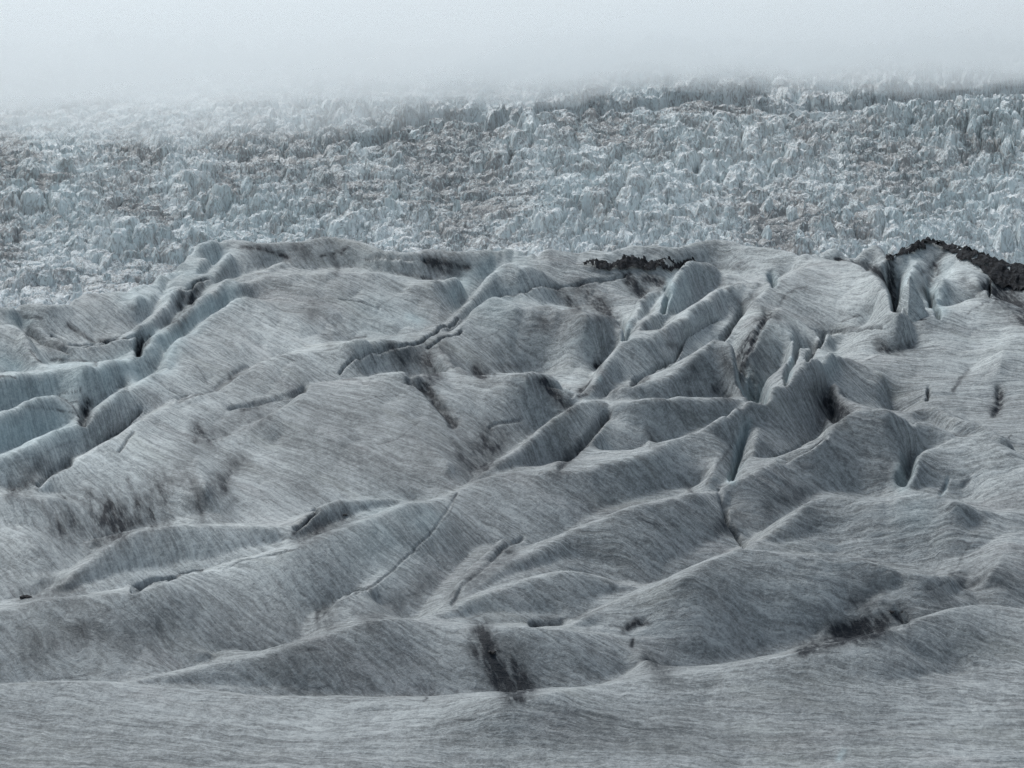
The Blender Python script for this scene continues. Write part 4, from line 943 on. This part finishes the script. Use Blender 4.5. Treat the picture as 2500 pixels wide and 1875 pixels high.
# ------------------------------------------------------------------ the white pinnacle in front of the rubble crest
def pinnacle():
    import bmesh
    (au, av, _), (lu, lv, _), (ru, rv, _) = parse('C 1492,285 1398,480 1668,572')
    h0 = 1.0; d = (K - F * h0) / (rv + 8 - YH) - 1.5; s = d / F
    def W(u, v, dy): return Vector(((u - 512) * s, d + dy, ZC + (VH - v) * s))
    ap = W(au, av, 2.5)
    ring = [W(lu - 1, lv + 14, 4), W(lu + 7, rv + 22, -2.5), W(au + 7, rv + 28, -3.0), W(ru, rv + 24, -1.0), W(ru + 2, rv + 20, 5), W(au, rv + 10, 8)]
    bm = bmesh.new()
    vs = [bm.verts.new(p) for p in ring]; a = bm.verts.new(ap)
    for i in range(len(vs)): bm.faces.new((vs[i], vs[(i + 1) % len(vs)], a))
    bm.faces.new(vs[::-1])
    bmesh.ops.recalc_face_normals(bm, faces=bm.faces)
    bmesh.ops.subdivide_edges(bm, edges=bm.edges, cuts=30, use_grid_fill=True)
    bmesh.ops.triangulate(bm, faces=bm.faces)
    for it in range(3): bmesh.ops.smooth_vert(bm, verts=bm.verts, factor=0.5, use_axis_x=True, use_axis_y=True, use_axis_z=True)
    for v in bm.verts:
        q = v.co * 0.45
        v.co += Vector((1, -1, 0.3)) * (mnoise.fractal(q, 0.9, 2.1, 4) * 0.28)
    base = Vector((ap.x, d, min(v.co.z for v in bm.verts)))
    for v in bm.verts: v.co -= base
    me = bpy.data.meshes.new("ice_pinnacle"); bm.to_mesh(me); bm.free()
    for p in me.polygons: p.use_smooth = True
    n = len(me.vertices); co = np.zeros(n * 3, np.float32); me.vertices.foreach_get("co", co); co = co.reshape(-1, 3)
    for k, a in (("strat", co[:, 1] * 0.3 + co[:, 0] * 1.2 + co[:, 2] * 1.0), ("dirt_shade", np.zeros(n)), ("blue", np.full(n, 0.15)), ("dust", np.full(n, 0.0))):
        at = me.attributes.new(k, 'FLOAT', 'POINT'); at.data.foreach_set("value", a.astype(np.float32))
    me.materials.append(M_ICE)
    o = bpy.data.objects.new("ice_pinnacle", me); COL.objects.link(o); o.location = base
    tag(o, "pointed white triangular ice pinnacle standing alone below the black rubble crest", "ice pinnacle")
pinnacle()

# ------------------------------------------------------------------ loose dark rocks
M_ROCK, nt = mat("dark_rock")
g = NT(nt); tc = g.n("ShaderNodeTexCoord").outputs["Object"]
n1 = g.noise(tc, 4.0, 5, 0.65)
g.finish(g.mix(g.ramp(n1, .3, .7), (0.012, 0.012, 0.014), (0.05, 0.05, 0.052)), 0.85, n1, 0.8, 0.1)
def tongue_point(u, v):
    """nearest visible point of the tongue seen at survey place (u, v)"""
    j = int(round((u - GU[0]) / DU)); c = img_v(H)[:, j]
    vis = np.minimum.accumulate(c[::-1])[::-1]
    i = np.where(c <= v)[0]
    i = i[-1] if len(i) else 0
    return Vector((X[i, j], Y[i, j], Z[i, j]))
def rock(p, size, label, n=1, spread=1.0, seed=0):
    import bmesh
    rnd = random.Random(seed); bm = bmesh.new()
    (u, v, _), = parse(p); c = tongue_point(u, v)
    for i in range(n):
        r = bmesh.ops.create_icosphere(bm, subdivisions=3, radius=1.0)
        off = Vector((rnd.uniform(-1, 1) * spread, rnd.uniform(-1, 1) * spread * 0.6, rnd.uniform(-.1, .25) * size)); s = size * rnd.uniform(0.5, 1)
        for vv in r["verts"]:
            k = 1 + 0.45 * mnoise.fractal(vv.co * 1.7 + Vector((seed + i * 3, 0, 0)), 0.8, 2.1, 3)
            q = vv.co * k; q.z *= 0.75
            vv.co = q * s + off
    me = bpy.data.meshes.new("dark_rock"); bm.to_mesh(me); bm.free(); me.materials.append(M_ROCK)
    o = bpy.data.objects.new("dark_rock", me); COL.objects.link(o); o.location = c
    tag(o, label, "rock")
rock('D 172,735', 0.55, "clump of black rock at the left end of the dark crack, near the left edge", 5, 0.9, 1)
rock('E 20,212', 0.35, "small black rock on the lip of the small lobes above the diagonal ridge", 3, 0.7, 2)
rock('E 975,1085', 0.35, "black gritty lump in the wide grit streak of the low front ridge", 4, 0.7, 3)
rock('F 1395,838', 0.3, "scattered black stones in the shaded gully behind the nearest ridge", 6, 1.4, 4)

# ------------------------------------------------------------------ low cloud lying on the icefall
def cloud(label, ybeg, yend, base_u, thick_top, density, wob, seed):
    """closed bank of cloud: uneven underside, even density"""
    us = np.arange(-700, 1730, 18.0); ys = np.concatenate([np.linspace(ybeg, 1000, 70), np.linspace(1030, yend, 16)])
    uu, yy = np.meshgrid(us, ys); xx = (uu - 512) / F * yy
    zb = np.interp(uu, base_u[0], base_u[1]) + wob * fbm(xx * 0.012, yy * 0.006, 3, seed) + wob * 0.6 * fbm(xx * 0.05, yy * 0.02, 2, seed + 5)
    zt = np.maximum(zb + 2.0, thick_top)
    n = xx.size; nr, nc = xx.shape
    Pc = np.concatenate([np.stack([xx, yy, zb], -1).reshape(-1, 3), np.stack([xx, yy, zt], -1).reshape(-1, 3)])
    q = grid_faces(nr, nc); i = np.arange(n).reshape(nr, nc)
    rim = np.concatenate([i[0, :], i[1:, -1], i[-1, -2::-1], i[-2:0:-1, 0]]); nx = np.roll(rim, -1)
    side = np.stack([rim, nx, nx + n, rim + n], -1)
    m, nt = mat("cloud_air"); g = NT(nt)
    pv = g.n("ShaderNodeVolumePrincipled"); o = g.n("ShaderNodeOutputMaterial")
    pv.inputs["Color"].default_value = (0.88, 0.915, 0.935, 1); pv.inputs["Density"].default_value = density
    pv.inputs["Anisotropy"].default_value = 0.3
    g.l(pv.outputs[0], o.inputs["Volume"])
    ob = grid_object("low_cloud", Pc, np.concatenate([q, q[:, ::-1] + n, side]), m)
    bm_ = __import__("bmesh"); b_ = bm_.new(); b_.from_mesh(ob.data); bm_.ops.recalc_face_normals(b_, faces=b_.faces); b_.to_mesh(ob.data); b_.free()
    tag(ob, label, "cloud", None, "stuff")
CU_ = [-700, 0, 200, 380, 520, 660, 800, 1024, 1700]
cloud("thin ragged mist hanging under the cloud over the icefall", 420, 2600, (CU_, [77, 77, 79, 84, 95, 103, 101, 103, 103]), 118.0, 0.0024, 4.5, 300)
cloud("dense pale low cloud hiding the top of the icefall", 690, 3200, (CU_, [92, 92, 93, 96, 99, 101, 102, 105, 107]), 160.0, 0.0080, 6.5, 320)
